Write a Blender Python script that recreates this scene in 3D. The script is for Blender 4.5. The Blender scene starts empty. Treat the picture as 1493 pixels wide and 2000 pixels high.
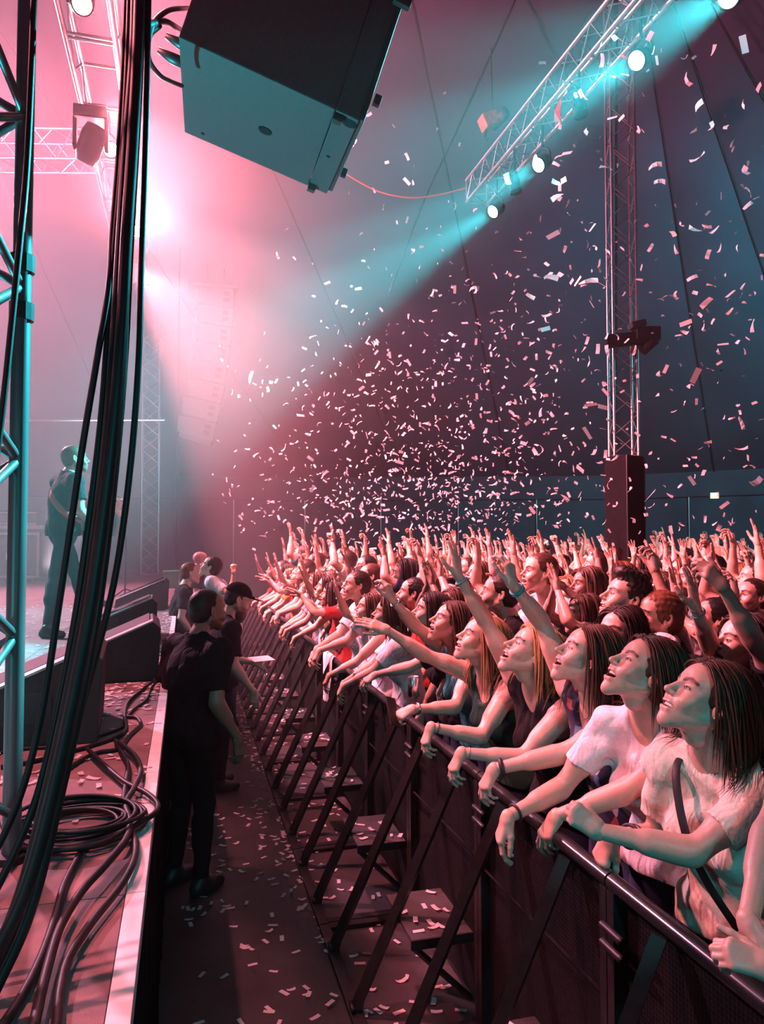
import bpy, math, random
import numpy as np
from mathutils import Vector, Matrix

# ------------------------------------------------------------------ camera (x: stage -> audience, y: along the stage front, z up)
SC = bpy.context.scene
COL = SC.collection
FPX = 1448.0
YAW = math.atan(385.5 / FPX); PITCH = math.atan(55.0 / FPX)
CAMPOS = np.array([0.0, 0.0, 2.08])
cam_data = bpy.data.cameras.new('camera'); CAM = bpy.data.objects.new('camera', cam_data); COL.objects.link(CAM)
CAM.location = CAMPOS; CAM.rotation_euler = (math.pi/2 + PITCH, 0, -YAW)
cam_data.sensor_fit = 'VERTICAL'; cam_data.sensor_height = 36.0; cam_data.lens = 36.0 * FPX / 2000.0
cam_data.clip_start = 0.02; cam_data.clip_end = 200
SC.camera = CAM

# ------------------------------------------------------------------ pixel -> point helpers (1493 x 2000 frame)
_fw = np.array([math.sin(YAW)*math.cos(PITCH), math.cos(YAW)*math.cos(PITCH), math.sin(PITCH)])
_rt = np.array([math.cos(YAW), -math.sin(YAW), 0.0]); _up = np.cross(_rt, _fw)
def ray(px, py):
    return _fw + _rt * (px - 746.5) / FPX + _up * (1000 - py) / FPX
def at(px, py, X=None, Y=None, Z=None, d=None):
    r = ray(px, py)
    if X is not None: t = X / r[0]
    elif Y is not None: t = Y / r[1]
    elif Z is not None: t = (Z - CAMPOS[2]) / r[2]
    else: t = d
    return CAMPOS + r * t
def to_px(P):
    q = np.asarray(P, float) - CAMPOS; d = q @ _fw
    return np.stack([746.5 + FPX * (q @ _rt) / d, 1000 - FPX * (q @ _up) / d, d], -1)

# ------------------------------------------------------------------ world, exposure
SC.view_settings.view_transform = 'Standard'; SC.view_settings.look = 'None'; SC.view_settings.gamma = 1.0
SC.view_settings.use_curve_mapping = False
SC.view_settings.exposure = 0.12
world = bpy.data.worlds.new('night'); SC.world = world; world.use_nodes = True
world.node_tree.nodes['Background'].inputs[0].default_value = (0.002, 0.034, 0.042, 1)
world.node_tree.nodes['Background'].inputs[1].default_value = 1.0
cy = SC.cycles
cy.max_bounces = 4; cy.diffuse_bounces = 1; cy.glossy_bounces = 2; cy.transmission_bounces = 3; cy.volume_bounces = 0
cy.use_denoising = True; cy.use_adaptive_sampling = True; cy.adaptive_threshold = 0.09; cy.adaptive_min_samples = 14; cy.volume_step_rate = 2.5; cy.sample_clamp_indirect = 4.0; cy.caustics_reflective = False; cy.caustics_refractive = False

# ------------------------------------------------------------------ stage lights and unseen fills
PINK = (1.0, 0.22, 0.27); ROSE = (1.0, 0.20, 0.27); TEAL = (0.03, 0.62, 0.72); BLUE = (0.30, 0.42, 0.85)
def lamp_spot(name, pos, target, power, color, angle=60, blend=0.6, size=0.08):
    l = bpy.data.lights.new(name, 'SPOT'); l.energy = power; l.color = color; l.spot_size = math.radians(angle)
    l.spot_blend = blend; l.shadow_soft_size = size
    o = bpy.data.objects.new(name, l); COL.objects.link(o); o.location = pos
    o.rotation_euler = (Vector(target) - Vector(pos)).to_track_quat('-Z', 'Y').to_euler()
    return o
# three pink heads on the stage-front truss, seen in the picture (the fixtures are built below): glare along the truss ...
PINK_HEADS = [(at(160, 8, Z=6.3), (0.5, -3.0, 6.6), 900), (at(216, 292, Z=6.3), (0.8, -3.0, 6.3), 3200), (at(268, 452, Z=6.3), (1.2, -4.0, 6.3), 24000)]
for (p, t, e), an in zip(PINK_HEADS, (60, 60, 66)): lamp_spot('pink_spot', p, t, e, ROSE, an, 0.9, 0.09)
# ... and wash heads on the same truss that light the crowd, their cones ending short of the pit
lamp_spot('pink_key_spot', (-2.6, 3.2, 5.8), (1.55, 2.1, 1.35), 1250, PINK, 38, 0.4, 0.10)
for y, e, dy in ((4.9, 2300, -3.4), (5.6, 2400, -0.6), (7.4, 5200, 0.2), (9.4, 7500, 0.25), (11.8, 7500, 0.3)):
    lamp_spot('pink_wash_spot', (-0.8, y, 6.3), (4.2, y + dy, 1.2), e, PINK, 64, 0.2, 0.10)
# narrow pink heads straight down on the deck
for y in (1.6, 3.3, 5.2): lamp_spot('pink_deck_spot', (-1.5, y, 6.0), (-0.78, y + 0.1, 1.19), 1300, PINK, 24, 0.4, 0.08)
# teal heads on the audience truss
TEAL_HEADS = [at(1425, -8, X=3.82), at(1245, 118, X=3.82), at(1053, 322, X=3.82), at(964, 413, X=3.82)]
TEAL_AIM = np.array([-0.80, -0.34, -0.62])
for p in TEAL_HEADS: lamp_spot('teal_spot', tuple(np.array(p) + TEAL_AIM*0.05), tuple(np.array(p) + TEAL_AIM*5), 24000, TEAL, 20, 0.5, 0.08)
# teal wash from the stage corner behind the camera, a floor uplight beside it; then unseen fills added for pit, tent, haze, tower and roof
lamp_spot('teal_wash_spot', (-2.6, -1.6, 1.6), (0.9, 4.0, 1.25), 150, TEAL, 48, 0.7, 0.15)
lamp_spot('teal_floor_uplight', (-1.9, 3.05, 1.3), (0.25, 3.2, 3.9), 1900, TEAL, 60, 0.8, 0.08)
lamp_spot('teal_pit_fill', (0.5, -1.6, 3.3), (0.35, 4.2, 0.2), 190, TEAL, 42, 0.7, 0.1)  # unseen teal fill added, the wash cannot reach down into the pit
lamp_spot('tent_wall_fill', (12.4, 7.5, 6.0), (10.0, 20.0, 5.5), 5500, (0.02, 0.42, 0.48), 120, 0.9, 0.2)  # out of frame, added to stand in for teal spill on the canvas
lamp_spot('teal_haze_fill', (-5.5, 11.0, 5.5), (-2.5, 9.0, 1.2), 4000, (0.10, 0.62, 0.72), 50, 0.8, 0.15)  # no such head in view, added to turn far deck and haze teal
lamp_spot('lavender_haze_fill', (-6.5, 15.0, 9.0), (-1.0, 8.5, 3.5), 14000, (0.95, 0.36, 0.54), 110, 0.8, 0.2)  # invented source that colours the haze on the far left
lamp_spot('tower_fill', (-2.6, 15.6, 1.5), (-0.9, 18.4, 6.0), 2200, (1.0, 0.72, 0.76), 60, 0.8, 0.1)  # added to brighten the far tower, no fixture there
lamp_spot('blue_haze_fill', (-4.5, 21.0, 8.5), (3.0, 9.0, 4.0), 9000, (0.34, 0.40, 0.85), 80, 0.8, 0.2)  # added only to tint the middle haze blue
lamp_spot('pink_roof_fill', (-3.2, 9.0, 6.5), (3.0, 13.5, 10.5), 5000, (1.0, 0.20, 0.36), 95, 0.9, 0.2)  # added because the pink heads miss the roof canvas

# ------------------------------------------------------------------ implicit surfaces -> meshes
f32 = np.float32

class Field:
    def __init__(s, lo, hi, h):
        s.h = h; s.lo = np.array(lo, float)
        n = np.ceil((np.array(hi, float) - s.lo) / h).astype(int) + 1
        s.n = n; s.F = np.full(n, 0.5, f32)
        s.ax = [(s.lo[i] + h * np.arange(n[i])).astype(f32) for i in range(3)]
    def region(s, lo, hi, m):
        a = np.clip(np.floor((np.array(lo) - m - s.lo) / s.h).astype(int), 0, s.n)
        b = np.clip(np.ceil((np.array(hi) + m - s.lo) / s.h).astype(int) + 1, 0, s.n)
        sl = tuple(slice(a[i], b[i]) for i in range(3))
        return sl, s.ax[0][sl[0]][:, None, None], s.ax[1][sl[1]][None, :, None], s.ax[2][sl[2]][None, None, :]
    def add(s, prim, k=0.02, m=None):
        fn, lo, hi = prim
        sl, X, Y, Z = s.region(lo, hi, (m if m is not None else k + 2.5 * s.h))
        a = s.F[sl]
        if a.size == 0: return
        d = fn(X, Y, Z)
        if k > 0:
            hh = np.maximum(k - np.abs(a - d), 0) / k
            s.F[sl] = np.minimum(a, d) - hh * hh * (k * 0.25)
        else:
            s.F[sl] = np.minimum(a, d)
    def sub(s, prim, k=0.01):
        fn, lo, hi = prim
        sl, X, Y, Z = s.region(lo, hi, k + 2.5 * s.h)
        a = s.F[sl]
        if a.size == 0: return
        d = -fn(X, Y, Z)
        if k > 0:
            hh = np.maximum(k - np.abs(a - d), 0) / k
            s.F[sl] = np.maximum(a, d) + hh * hh * (k * 0.25)
        else:
            s.F[sl] = np.maximum(a, d)
    def sample(s, p):
        i = np.clip(np.rint((p - s.lo) / s.h).astype(int), 1, s.n - 2)
        F = s.F; x, y, z = i[:, 0], i[:, 1], i[:, 2]
        g = np.stack([F[x+1, y, z] - F[x-1, y, z], F[x, y+1, z] - F[x, y-1, z], F[x, y, z+1] - F[x, y, z-1]], 1)
        g /= (np.linalg.norm(g, axis=1, keepdims=True) + 1e-6)
        return F[x, y, z], g
    def mesh(s, iso=0.0):
        return surface_nets(s.F - f32(iso), s.lo, s.h)

def surface_nets(F, lo, h):
    F = np.pad(F, 1, constant_values=0.5); lo = np.array(lo) - h
    S = F < 0
    n = S.shape
    c = S[:-1, :-1, :-1].astype(np.int8)
    for dx in (0, 1):
        for dy in (0, 1):
            for dz in (0, 1):
                if dx | dy | dz:
                    c = c + S[dx:n[0]-1+dx, dy:n[1]-1+dy, dz:n[2]-1+dz]
    act = np.argwhere((c > 0) & (c < 8))
    if len(act) == 0: return np.zeros((0, 3)), np.zeros((0, 4), int)
    idx = np.full(c.shape, -1, np.int32); idx[tuple(act.T)] = np.arange(len(act))
    pos = np.zeros((len(act), 3)); cnt = np.zeros(len(act))
    i, j, k = act.T
    corners = [(0,0,0),(1,0,0),(0,1,0),(1,1,0),(0,0,1),(1,0,1),(0,1,1),(1,1,1)]
    V = [F[i+a, j+b, k+d] for a, b, d in corners]
    for p in range(8):
        for q in range(p+1, 8):
            if bin(p ^ q).count('1') != 1: continue
            m = (V[p] < 0) != (V[q] < 0)
            t = np.where(m, V[p] / np.where(m, V[p] - V[q], 1), 0)
            A = np.array(corners[p]); B = np.array(corners[q])
            pos += np.where(m[:, None], A + t[:, None] * (B - A), 0); cnt += m
    pos = (act + pos / cnt[:, None]) * h + lo
    quads = []
    for ax in range(3):
        sl0 = [slice(1, n[b]-1) for b in range(3)]; sl1 = list(sl0)
        sl0[ax] = slice(0, n[ax]-1); sl1[ax] = slice(1, n[ax])
        a, b = S[tuple(sl0)], S[tuple(sl1)]
        e = np.argwhere(a != b)
        off = np.ones(3, int); off[ax] = 0
        g = e + off
        u, v = (ax+1) % 3, (ax+2) % 3
        du = np.zeros(3, int); du[u] = 1
        dv = np.zeros(3, int); dv[v] = 1
        q = np.stack([idx[tuple((g-du-dv).T)], idx[tuple((g-dv).T)], idx[tuple(g.T)], idx[tuple((g-du).T)]], 1)
        inside = a[tuple(e.T)]
        q[~inside] = q[~inside][:, ::-1]
        quads.append(q)
    return pos, np.concatenate(quads)

def V3(*a):
    return np.array(a if len(a) > 1 else a[0], float)
def unit(v):
    v = np.asarray(v, float); return v / (np.linalg.norm(v) + 1e-12)

def cap(a, b, ra, rb):
    a = V3(a); b = V3(b); ba = b - a; bb = max(float(ba @ ba), 1e-9)
    r = max(ra, rb)
    def fn(X, Y, Z):
        px, py, pz = X - f32(a[0]), Y - f32(a[1]), Z - f32(a[2])
        t = np.clip((px * f32(ba[0]) + py * f32(ba[1]) + pz * f32(ba[2])) / f32(bb), 0, 1)
        qx, qy, qz = px - t * f32(ba[0]), py - t * f32(ba[1]), pz - t * f32(ba[2])
        return np.sqrt(qx*qx + qy*qy + qz*qz) - (f32(ra) + t * f32(rb - ra))
    return fn, np.minimum(a, b) - r, np.maximum(a, b) + r

def ell(c, r, R=None):
    c = V3(c); r = V3(r)
    if R is None: R = np.eye(3)
    R = np.asarray(R, float)
    ext = np.sqrt(((R * r) ** 2).sum(1))
    def fn(X, Y, Z):
        px, py, pz = X - f32(c[0]), Y - f32(c[1]), Z - f32(c[2])
        k0 = 0; k1 = 0
        for i in range(3):
            q = (px * f32(R[0, i]) + py * f32(R[1, i]) + pz * f32(R[2, i])) / f32(r[i])
            k0 = k0 + q * q; k1 = k1 + (q / f32(r[i])) ** 2
        k0 = np.sqrt(k0); k1 = np.sqrt(k1)
        return k0 * (k0 - 1) / (k1 + f32(1e-6))
    return fn, c - ext, c + ext

def cut_plane(prim, p, n):
    """prim kept where (x-p).n < 0"""
    fn, lo, hi = prim; p = V3(p); n = unit(n)
    def g(X, Y, Z):
        d = (X - f32(p[0])) * f32(n[0]) + (Y - f32(p[1])) * f32(n[1]) + (Z - f32(p[2])) * f32(n[2])
        return np.maximum(fn(X, Y, Z), d)
    return g, lo, hi

def seg_dist(P, a, b):
    a = V3(a); b = V3(b); ba = b - a
    t = np.clip(((P - a) @ ba) / (ba @ ba), 0, 1)
    return np.linalg.norm(P - a - t[:, None] * ba, axis=1)

def frame(y, z):
    """3x3 with columns x,y,z; y exact, z as near as possible"""
    y = unit(y); z = V3(z); z = z - (z @ y) * y
    if np.linalg.norm(z) < 1e-6: z = np.cross([1, 0, 0], y)
    z = unit(z); x = np.cross(y, z)
    return np.stack([x, y, z], 1)

def rot(axis, deg):
    return np.array(Matrix.Rotation(math.radians(deg), 3, axis))

class Geo:
    """arrays of one mesh: verts, quads, colour per vertex, material per face"""
    def __init__(s):
        s.v = []; s.f = []; s.c = []; s.m = []; s.n = 0
    def put(s, v, f, c=(1, 1, 1), mat=0, R=None, t=None):
        v = np.asarray(v, float)
        if len(v) == 0: return
        if R is not None: v = v @ np.asarray(R).T
        if t is not None: v = v + np.asarray(t)
        f = np.asarray(f, int)
        if R is not None and np.linalg.det(np.asarray(R)) < 0: f = f[:, ::-1]
        c = np.asarray(c, float)
        if c.ndim == 1: c = np.tile(c[:3], (len(v), 1))
        s.v.append(v); s.f.append(f + s.n); s.c.append(c); s.m.append(np.full(len(f), mat)); s.n += len(v)
    def build(s, name, mats, smooth=True, colors=True, offset=None):
        me = bpy.data.meshes.new(name)
        v = np.concatenate(s.v)
        if offset is not None: v = v - np.asarray(offset)
        nf = [len(x) for x in s.f]
        loops = np.concatenate([x.ravel() for x in s.f]); sizes = np.concatenate([np.full(len(x), x.shape[1]) for x in s.f])
        me.vertices.add(len(v)); me.vertices.foreach_set('co', v.astype(f32).ravel())
        me.loops.add(len(loops)); me.loops.foreach_set('vertex_index', loops.astype(np.int32))
        me.polygons.add(len(sizes))
        st = np.concatenate([[0], np.cumsum(sizes)[:-1]]).astype(np.int32)
        me.polygons.foreach_set('loop_start', st)
        me.polygons.foreach_set('material_index', np.concatenate(s.m).astype(np.int32))
        me.polygons.foreach_set('use_smooth', np.full(len(sizes), smooth))
        if colors:
            a = me.attributes.new('Col', 'FLOAT_COLOR', 'POINT')
            c = np.concatenate(s.c); c = np.concatenate([c, np.ones((len(c), 1))], 1)
            a.data.foreach_set('color', c.astype(f32).ravel())
        for m in (mats if isinstance(mats, (list, tuple)) else [mats]): me.materials.append(m)
        me.update(calc_edges=True); me.validate()
        return me

def uv_sphere(c, r, nu=12, nv=8, R=None):
    u = np.linspace(0, 2 * np.pi, nu, endpoint=False); v = np.linspace(0.02, np.pi - 0.02, nv)
    vv, uu = np.meshgrid(v, u, indexing='ij')
    P = np.stack([np.sin(vv) * np.cos(uu), np.sin(vv) * np.sin(uu), np.cos(vv)], -1).reshape(-1, 3) * np.asarray(r)
    if R is not None: P = P @ np.asarray(R).T
    P = P + np.asarray(c)
    q = [(i*nu+j, (i+1)*nu+j, (i+1)*nu+(j+1) % nu, i*nu+(j+1) % nu) for i in range(nv-1) for j in range(nu)]
    return P, np.array(q)

def tubes(paths, radii, sides=6, flat=1.0):
    """paths (N,M,3), radii (N,M): N tapered tubes, as one array of quads"""
    paths = np.asarray(paths, float); N, M, _ = paths.shape
    T = np.gradient(paths, axis=1); T /= np.linalg.norm(T, axis=2, keepdims=True) + 1e-9
    ref = np.where(np.abs(T[:, :1, 2:3]) > 0.9, np.array([1., 0, 0]), np.array([0, 0, 1.]))
    n = np.zeros_like(T); cur = np.cross(T[:, 0], ref[:, 0]); cur /= np.linalg.norm(cur, axis=1, keepdims=True) + 1e-9
    for k in range(M):
        cur = cur - (cur * T[:, k]).sum(1, keepdims=True) * T[:, k]
        cur /= np.linalg.norm(cur, axis=1, keepdims=True) + 1e-9
        n[:, k] = cur
    b = np.cross(T, n)
    a = np.linspace(0, 2 * np.pi, sides, endpoint=False)
    r = np.asarray(radii)[..., None, None]
    P = paths[:, :, None] + r * (np.cos(a)[None, None, :, None] * n[:, :, None] + flat * np.sin(a)[None, None, :, None] * b[:, :, None])
    P = P.reshape(-1, 3)
    base = np.arange(N)[:, None, None] * M * sides + np.arange(M-1)[None, :, None] * sides
    j = np.arange(sides)[None, None, :]; j2 = (j + 1) % sides
    q = np.stack([base + j, base + j2, base + sides + j2, base + sides + j], -1).reshape(-1, 4)
    # end caps as quads from the ring (sides even)
    return P, q
# ------------------------------------------------------------------ materials
def new_mat(name):
    m = bpy.data.materials.new(name); m.use_nodes = True
    return m, m.node_tree.nodes, m.node_tree.links, m.node_tree.nodes['Principled BSDF']
def plain(name, col, rough=0.5, metal=0.0, noise=0.0, scale=20.0, bump=0.0, bscale=60.0, emit=None, estr=0.0, spec=0.5):
    m, N, L, b = new_mat(name)
    b.inputs['Base Color'].default_value = (*col, 1); b.inputs['Roughness'].default_value = rough; b.inputs['Metallic'].default_value = metal
    b.inputs['Specular IOR Level'].default_value = spec
    tc = N.new('ShaderNodeTexCoord')
    if noise > 0:
        n = N.new('ShaderNodeTexNoise'); n.inputs['Scale'].default_value = scale; n.inputs['Detail'].default_value = 5
        r = N.new('ShaderNodeValToRGB'); r.color_ramp.elements[0].position = 0.3; r.color_ramp.elements[1].position = 0.7
        r.color_ramp.elements[0].color = (*[c*(1-noise) for c in col], 1); r.color_ramp.elements[1].color = (*[min(1, c*(1+noise)) for c in col], 1)
        L.new(tc.outputs['Object'], n.inputs['Vector']); L.new(n.outputs['Fac'], r.inputs['Fac']); L.new(r.outputs['Color'], b.inputs['Base Color'])
    if bump > 0:
        n2 = N.new('ShaderNodeTexNoise'); n2.inputs['Scale'].default_value = bscale; n2.inputs['Detail'].default_value = 3
        bp = N.new('ShaderNodeBump'); bp.inputs['Strength'].default_value = bump; bp.inputs['Distance'].default_value = 0.01
        L.new(tc.outputs['Object'], n2.inputs['Vector']); L.new(n2.outputs['Fac'], bp.inputs['Height']); L.new(bp.outputs['Normal'], b.inputs['Normal'])
    if emit is not None:
        b.inputs['Emission Color'].default_value = (*emit, 1); b.inputs['Emission Strength'].default_value = estr
    return m
def tinted(name, rough, attr=False, noise=0.12, scale=60.0, stretch=(1, 1, 1), bump=0.0, sheen=0.0, spec=0.5):
    """base colour from the object's own colour (and the vertex colour), with a little mottling"""
    m, N, L, b = new_mat(name)
    b.inputs['Roughness'].default_value = rough; b.inputs['Specular IOR Level'].default_value = spec
    if sheen: b.inputs['Sheen Weight'].default_value = sheen
    oi = N.new('ShaderNodeObjectInfo'); tc = N.new('ShaderNodeTexCoord'); mp = N.new('ShaderNodeMapping'); mp.inputs['Scale'].default_value = stretch
    n = N.new('ShaderNodeTexNoise'); n.inputs['Scale'].default_value = scale; n.inputs['Detail'].default_value = 4
    L.new(tc.outputs['Object'], mp.inputs['Vector']); L.new(mp.outputs['Vector'], n.inputs['Vector'])
    mr = N.new('ShaderNodeMapRange'); mr.inputs['From Min'].default_value = 0.3; mr.inputs['From Max'].default_value = 0.7
    mr.inputs['To Min'].default_value = 1 - noise; mr.inputs['To Max'].default_value = 1 + noise
    L.new(n.outputs['Fac'], mr.inputs['Value'])
    v = N.new('ShaderNodeVectorMath'); v.operation = 'SCALE'
    if attr:
        a = N.new('ShaderNodeAttribute'); a.attribute_name = 'Col'
        mul = N.new('ShaderNodeVectorMath'); mul.operation = 'MULTIPLY'
        L.new(a.outputs['Color'], mul.inputs[0]); L.new(oi.outputs['Color'], mul.inputs[1]); L.new(mul.outputs['Vector'], v.inputs[0])
    else:
        L.new(oi.outputs['Color'], v.inputs[0])
    L.new(mr.outputs['Result'], v.inputs['Scale']); L.new(v.outputs['Vector'], b.inputs['Base Color'])
    if bump:
        bp = N.new('ShaderNodeBump'); bp.inputs['Strength'].default_value = bump; bp.inputs['Distance'].default_value = 0.004
        L.new(n.outputs['Fac'], bp.inputs['Height']); L.new(bp.outputs['Normal'], b.inputs['Normal'])
    return m
def glow(name, col, strength):
    m = bpy.data.materials.new(name); m.use_nodes = True; N, L = m.node_tree.nodes, m.node_tree.links
    N.remove(N['Principled BSDF']); e = N.new('ShaderNodeEmission'); e.inputs[0].default_value = (*col, 1); e.inputs[1].default_value = strength
    L.new(e.outputs[0], N['Material Output'].inputs['Surface']); return m

M_SKIN = tinted('skin', 0.42, True, 0.05, 90.0)
M_EYE = tinted('eye_and_teeth', 0.15, True, 0.0)
M_CLOTH = tinted('cotton', 0.85, False, 0.08, 140.0, bump=0.25, spec=0.2)
_n, _l = M_CLOTH.node_tree.nodes, M_CLOTH.node_tree.links
_tc = _n.new('ShaderNodeTexCoord'); _mp = _n.new('ShaderNodeMapping'); _mp.inputs['Scale'].default_value = (1.0, 1.0, 0.45); _mp.inputs['Rotation'].default_value = (0.5, 0.6, 0.3)
_nz = _n.new('ShaderNodeTexNoise'); _nz.inputs['Scale'].default_value = 13; _nz.inputs['Detail'].default_value = 2; _nz.inputs['Distortion'].default_value = 1.2
_b2 = _n.new('ShaderNodeBump'); _b2.inputs['Strength'].default_value = 0.55; _b2.inputs['Distance'].default_value = 0.035
_l.new(_tc.outputs['Object'], _mp.inputs['Vector']); _l.new(_mp.outputs['Vector'], _nz.inputs['Vector']); _l.new(_nz.outputs['Fac'], _b2.inputs['Height'])
_old = _n['Principled BSDF'].inputs['Normal'].links[0].from_socket; _l.new(_old, _b2.inputs['Normal']); _l.new(_b2.outputs['Normal'], _n['Principled BSDF'].inputs['Normal'])
M_DENIM = tinted('denim', 0.9, False, 0.15, 220.0, bump=0.2, spec=0.15)
M_SHOE = plain('shoe_leather', (0.02, 0.02, 0.022), 0.45, noise=0.2)
M_HAIR = tinted('hair', 0.5, False, 0.25, 160.0, (1, 1, 0.12), spec=0.35)
M_BLACK = plain('black_paint', (0.012, 0.013, 0.014), 0.45, noise=0.3, scale=14)
M_STEEL = plain('dark_powder_coated_steel', (0.013, 0.014, 0.015), 0.4, 0.0, noise=0.3, scale=30, bump=0.06, bscale=300, spec=0.3)
M_ALU = plain('aluminium', (0.62, 0.60, 0.60), 0.34, 0.85, noise=0.15, scale=9, bump=0.02)
M_RUBBER = plain('cable_rubber', (0.010, 0.010, 0.011), 0.5, noise=0.2, scale=40, spec=0.25)
M_CAB = plain('speaker_cabinet_paint', (0.020, 0.022, 0.024), 0.62, noise=0.25, scale=60, bump=0.25, bscale=420)
M_GRILLE = plain('speaker_grille', (0.015, 0.015, 0.016), 0.55, 0.4, bump=0.5, bscale=500)
M_CASE = plain('flight_case_laminate', (0.05, 0.06, 0.065), 0.5, noise=0.2, scale=30)
M_FLOOR = plain('pit_floor', (0.026, 0.024, 0.024), 0.6, noise=0.45, scale=3.5, bump=0.2, bscale=180)
M_DECK = plain('stage_deck_carpet', (0.19, 0.12, 0.12), 0.8, noise=0.3, scale=7, bump=0.25, bscale=260)
M_EDGE = plain('stage_edge_strip', (0.78, 0.72, 0.70), 0.55, noise=0.12, scale=12)
M_SKIRT = plain('black_stage_skirt', (0.006, 0.006, 0.007), 0.95, noise=0.3, scale=10, spec=0.1)
M_TENT = plain('tent_canvas', (0.045, 0.075, 0.105), 0.75, noise=0.25, scale=0.8, bump=0.35, bscale=1.6)
M_TENT_ROOF = plain('tent_roof_canvas', (0.055, 0.065, 0.10), 0.75, noise=0.2, scale=0.5, bump=0.4, bscale=1.2)
M_PAPER = tinted('confetti_paper', 0.7, False, 0.05, 30.0)
_n, _l = M_PAPER.node_tree.nodes, M_PAPER.node_tree.links
_tr = _n.new('ShaderNodeBsdfTranslucent'); _mx = _n.new('ShaderNodeMixShader'); _mx.inputs[0].default_value = 0.4
_l.new(_n['Principled BSDF'].inputs['Base Color'].links[0].from_socket, _tr.inputs['Color']); _l.new(_n['Principled BSDF'].outputs[0], _mx.inputs[1]); _l.new(_tr.outputs[0], _mx.inputs[2]); _l.new(_mx.outputs[0], _n['Material Output'].inputs['Surface'])
M_LENS_PINK = glow('pink_lamp_lens', (1.0, 0.80, 0.78), 60.0)
M_LENS_TEAL = glow('teal_lamp_lens', (0.62, 1.0, 1.0), 14.0)
M_EXIT = glow('exit_light', (0.75, 1.0, 0.45), 2.0)
M_PVC = plain('coloured_plastic', (0.75, 0.74, 0.72), 0.35, noise=0.05)

# ------------------------------------------------------------------ objects
def tag(o, label=None, cat=None, group=None, kind=None):
    if label: o['label'] = label
    if cat: o['category'] = cat
    if group: o['group'] = group
    if kind: o['kind'] = kind
    return o
def mesh_obj(name, me, parent=None, loc=(0, 0, 0), color=None):
    o = bpy.data.objects.new(name, me); COL.objects.link(o); o.location = loc
    if parent is not None: o.parent = parent
    if color is not None: o.color = (*color, 1)
    return o
def empty(name, loc=(0, 0, 0), rz=0.0):
    o = bpy.data.objects.new(name, None); COL.objects.link(o); o.location = loc; o.rotation_euler = (0, 0, rz); return o
BOXQ = np.array([(0, 2, 3, 1), (4, 5, 7, 6), (0, 1, 5, 4), (2, 6, 7, 3), (0, 4, 6, 2), (1, 3, 7, 5)])
def box_vf(lo, hi):
    lo, hi = V3(lo), V3(hi)
    return np.array([[(lo, hi)[i >> 0 & 1][0], (lo, hi)[i >> 1 & 1][1], (lo, hi)[i >> 2 & 1][2]] for i in range(8)]), BOXQ
def bevel(me, w, seg=2):
    import bmesh
    bm = bmesh.new(); bm.from_mesh(me)
    bmesh.ops.bevel(bm, geom=list(bm.edges), offset=w, segments=seg, affect='EDGES', profile=0.7)
    bm.to_mesh(me); bm.free(); return me
def box(name, lo, hi, mat, parent=None, bev=0.0, R=None, t=None, loc=None):
    v, f = box_vf(lo, hi); g = Geo()
    if R is not None: v = v @ np.asarray(R).T
    if t is not None: v = v + np.asarray(t)
    g.put(v, f); me = g.build(name, mat, smooth=False, colors=False)
    if bev: bevel(me, bev)
    return mesh_obj(name, me, parent, loc or (0, 0, 0))
def tube_geo(pts, r, sides=8, capped=True):
    pts = np.asarray(pts, float); n = len(pts)
    rr = np.full(n, r) if np.isscalar(r) else np.asarray(r)
    P, q = tubes(pts[None], rr[None], sides)
    g = Geo(); g.put(P, q)
    if capped and sides % 2 == 0:
        caps = []
        for base, fl in ((0, 1), ((n-1)*sides, 0)):
            for i in range(1, sides//2):
                qd = [base + i - 1, base + i, base + sides - 1 - i, base + (sides - i) % sides]
                caps.append(qd[::-1] if fl else qd)
        g.f.append(np.array(caps)); g.m.append(np.zeros(len(caps)))
    return g
def tube(name, pts, r, mat, parent=None, sides=8, smooth=True, color=None):
    return mesh_obj(name, tube_geo(pts, r, sides).build(name, mat, smooth=smooth, colors=False), parent, color=color)
def smooth_path(pts, n=40):
    """Catmull-Rom through points"""
    P = np.asarray(pts, float); P = np.concatenate([[2*P[0]-P[1]], P, [2*P[-1]-P[-2]]]); out = []
    segs = len(P) - 3; per = max(2, n // segs)
    for i in range(segs):
        for t in np.linspace(0, 1, per, endpoint=False):
            a, b, c, d = P[i:i+4]
            out.append(0.5*((2*b) + (c-a)*t + (2*a-5*b+4*c-d)*t*t + (-a+3*b-3*c+d)*t**3))
    out.append(P[-2]); return np.array(out)
_unit_tube = {}
def rod(name, a, b, r, mat, parent=None, sides=8):
    """a straight tube that shares one unit mesh per material"""
    key = (mat.name, sides)
    if key not in _unit_tube: _unit_tube[key] = tube_geo([(0, 0, 0), (0, 0, 1)], 1.0, sides).build('rod', mat, colors=False)
    a, b = V3(a), V3(b); d = b - a; L = np.linalg.norm(d)
    o = mesh_obj(name, _unit_tube[key], parent)
    o.location = a; o.rotation_mode = 'QUATERNION'; o.rotation_quaternion = Vector(d).to_track_quat('Z', 'Y'); o.scale = (r, r, L)
    return o
# ------------------------------------------------------------------ people: heads, hands, bodies
SKIN = np.array([0.68, 0.44, 0.35]); LIP = np.array([0.50, 0.12, 0.13]); MOUTH = np.array([0.16, 0.02, 0.03])

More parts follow.
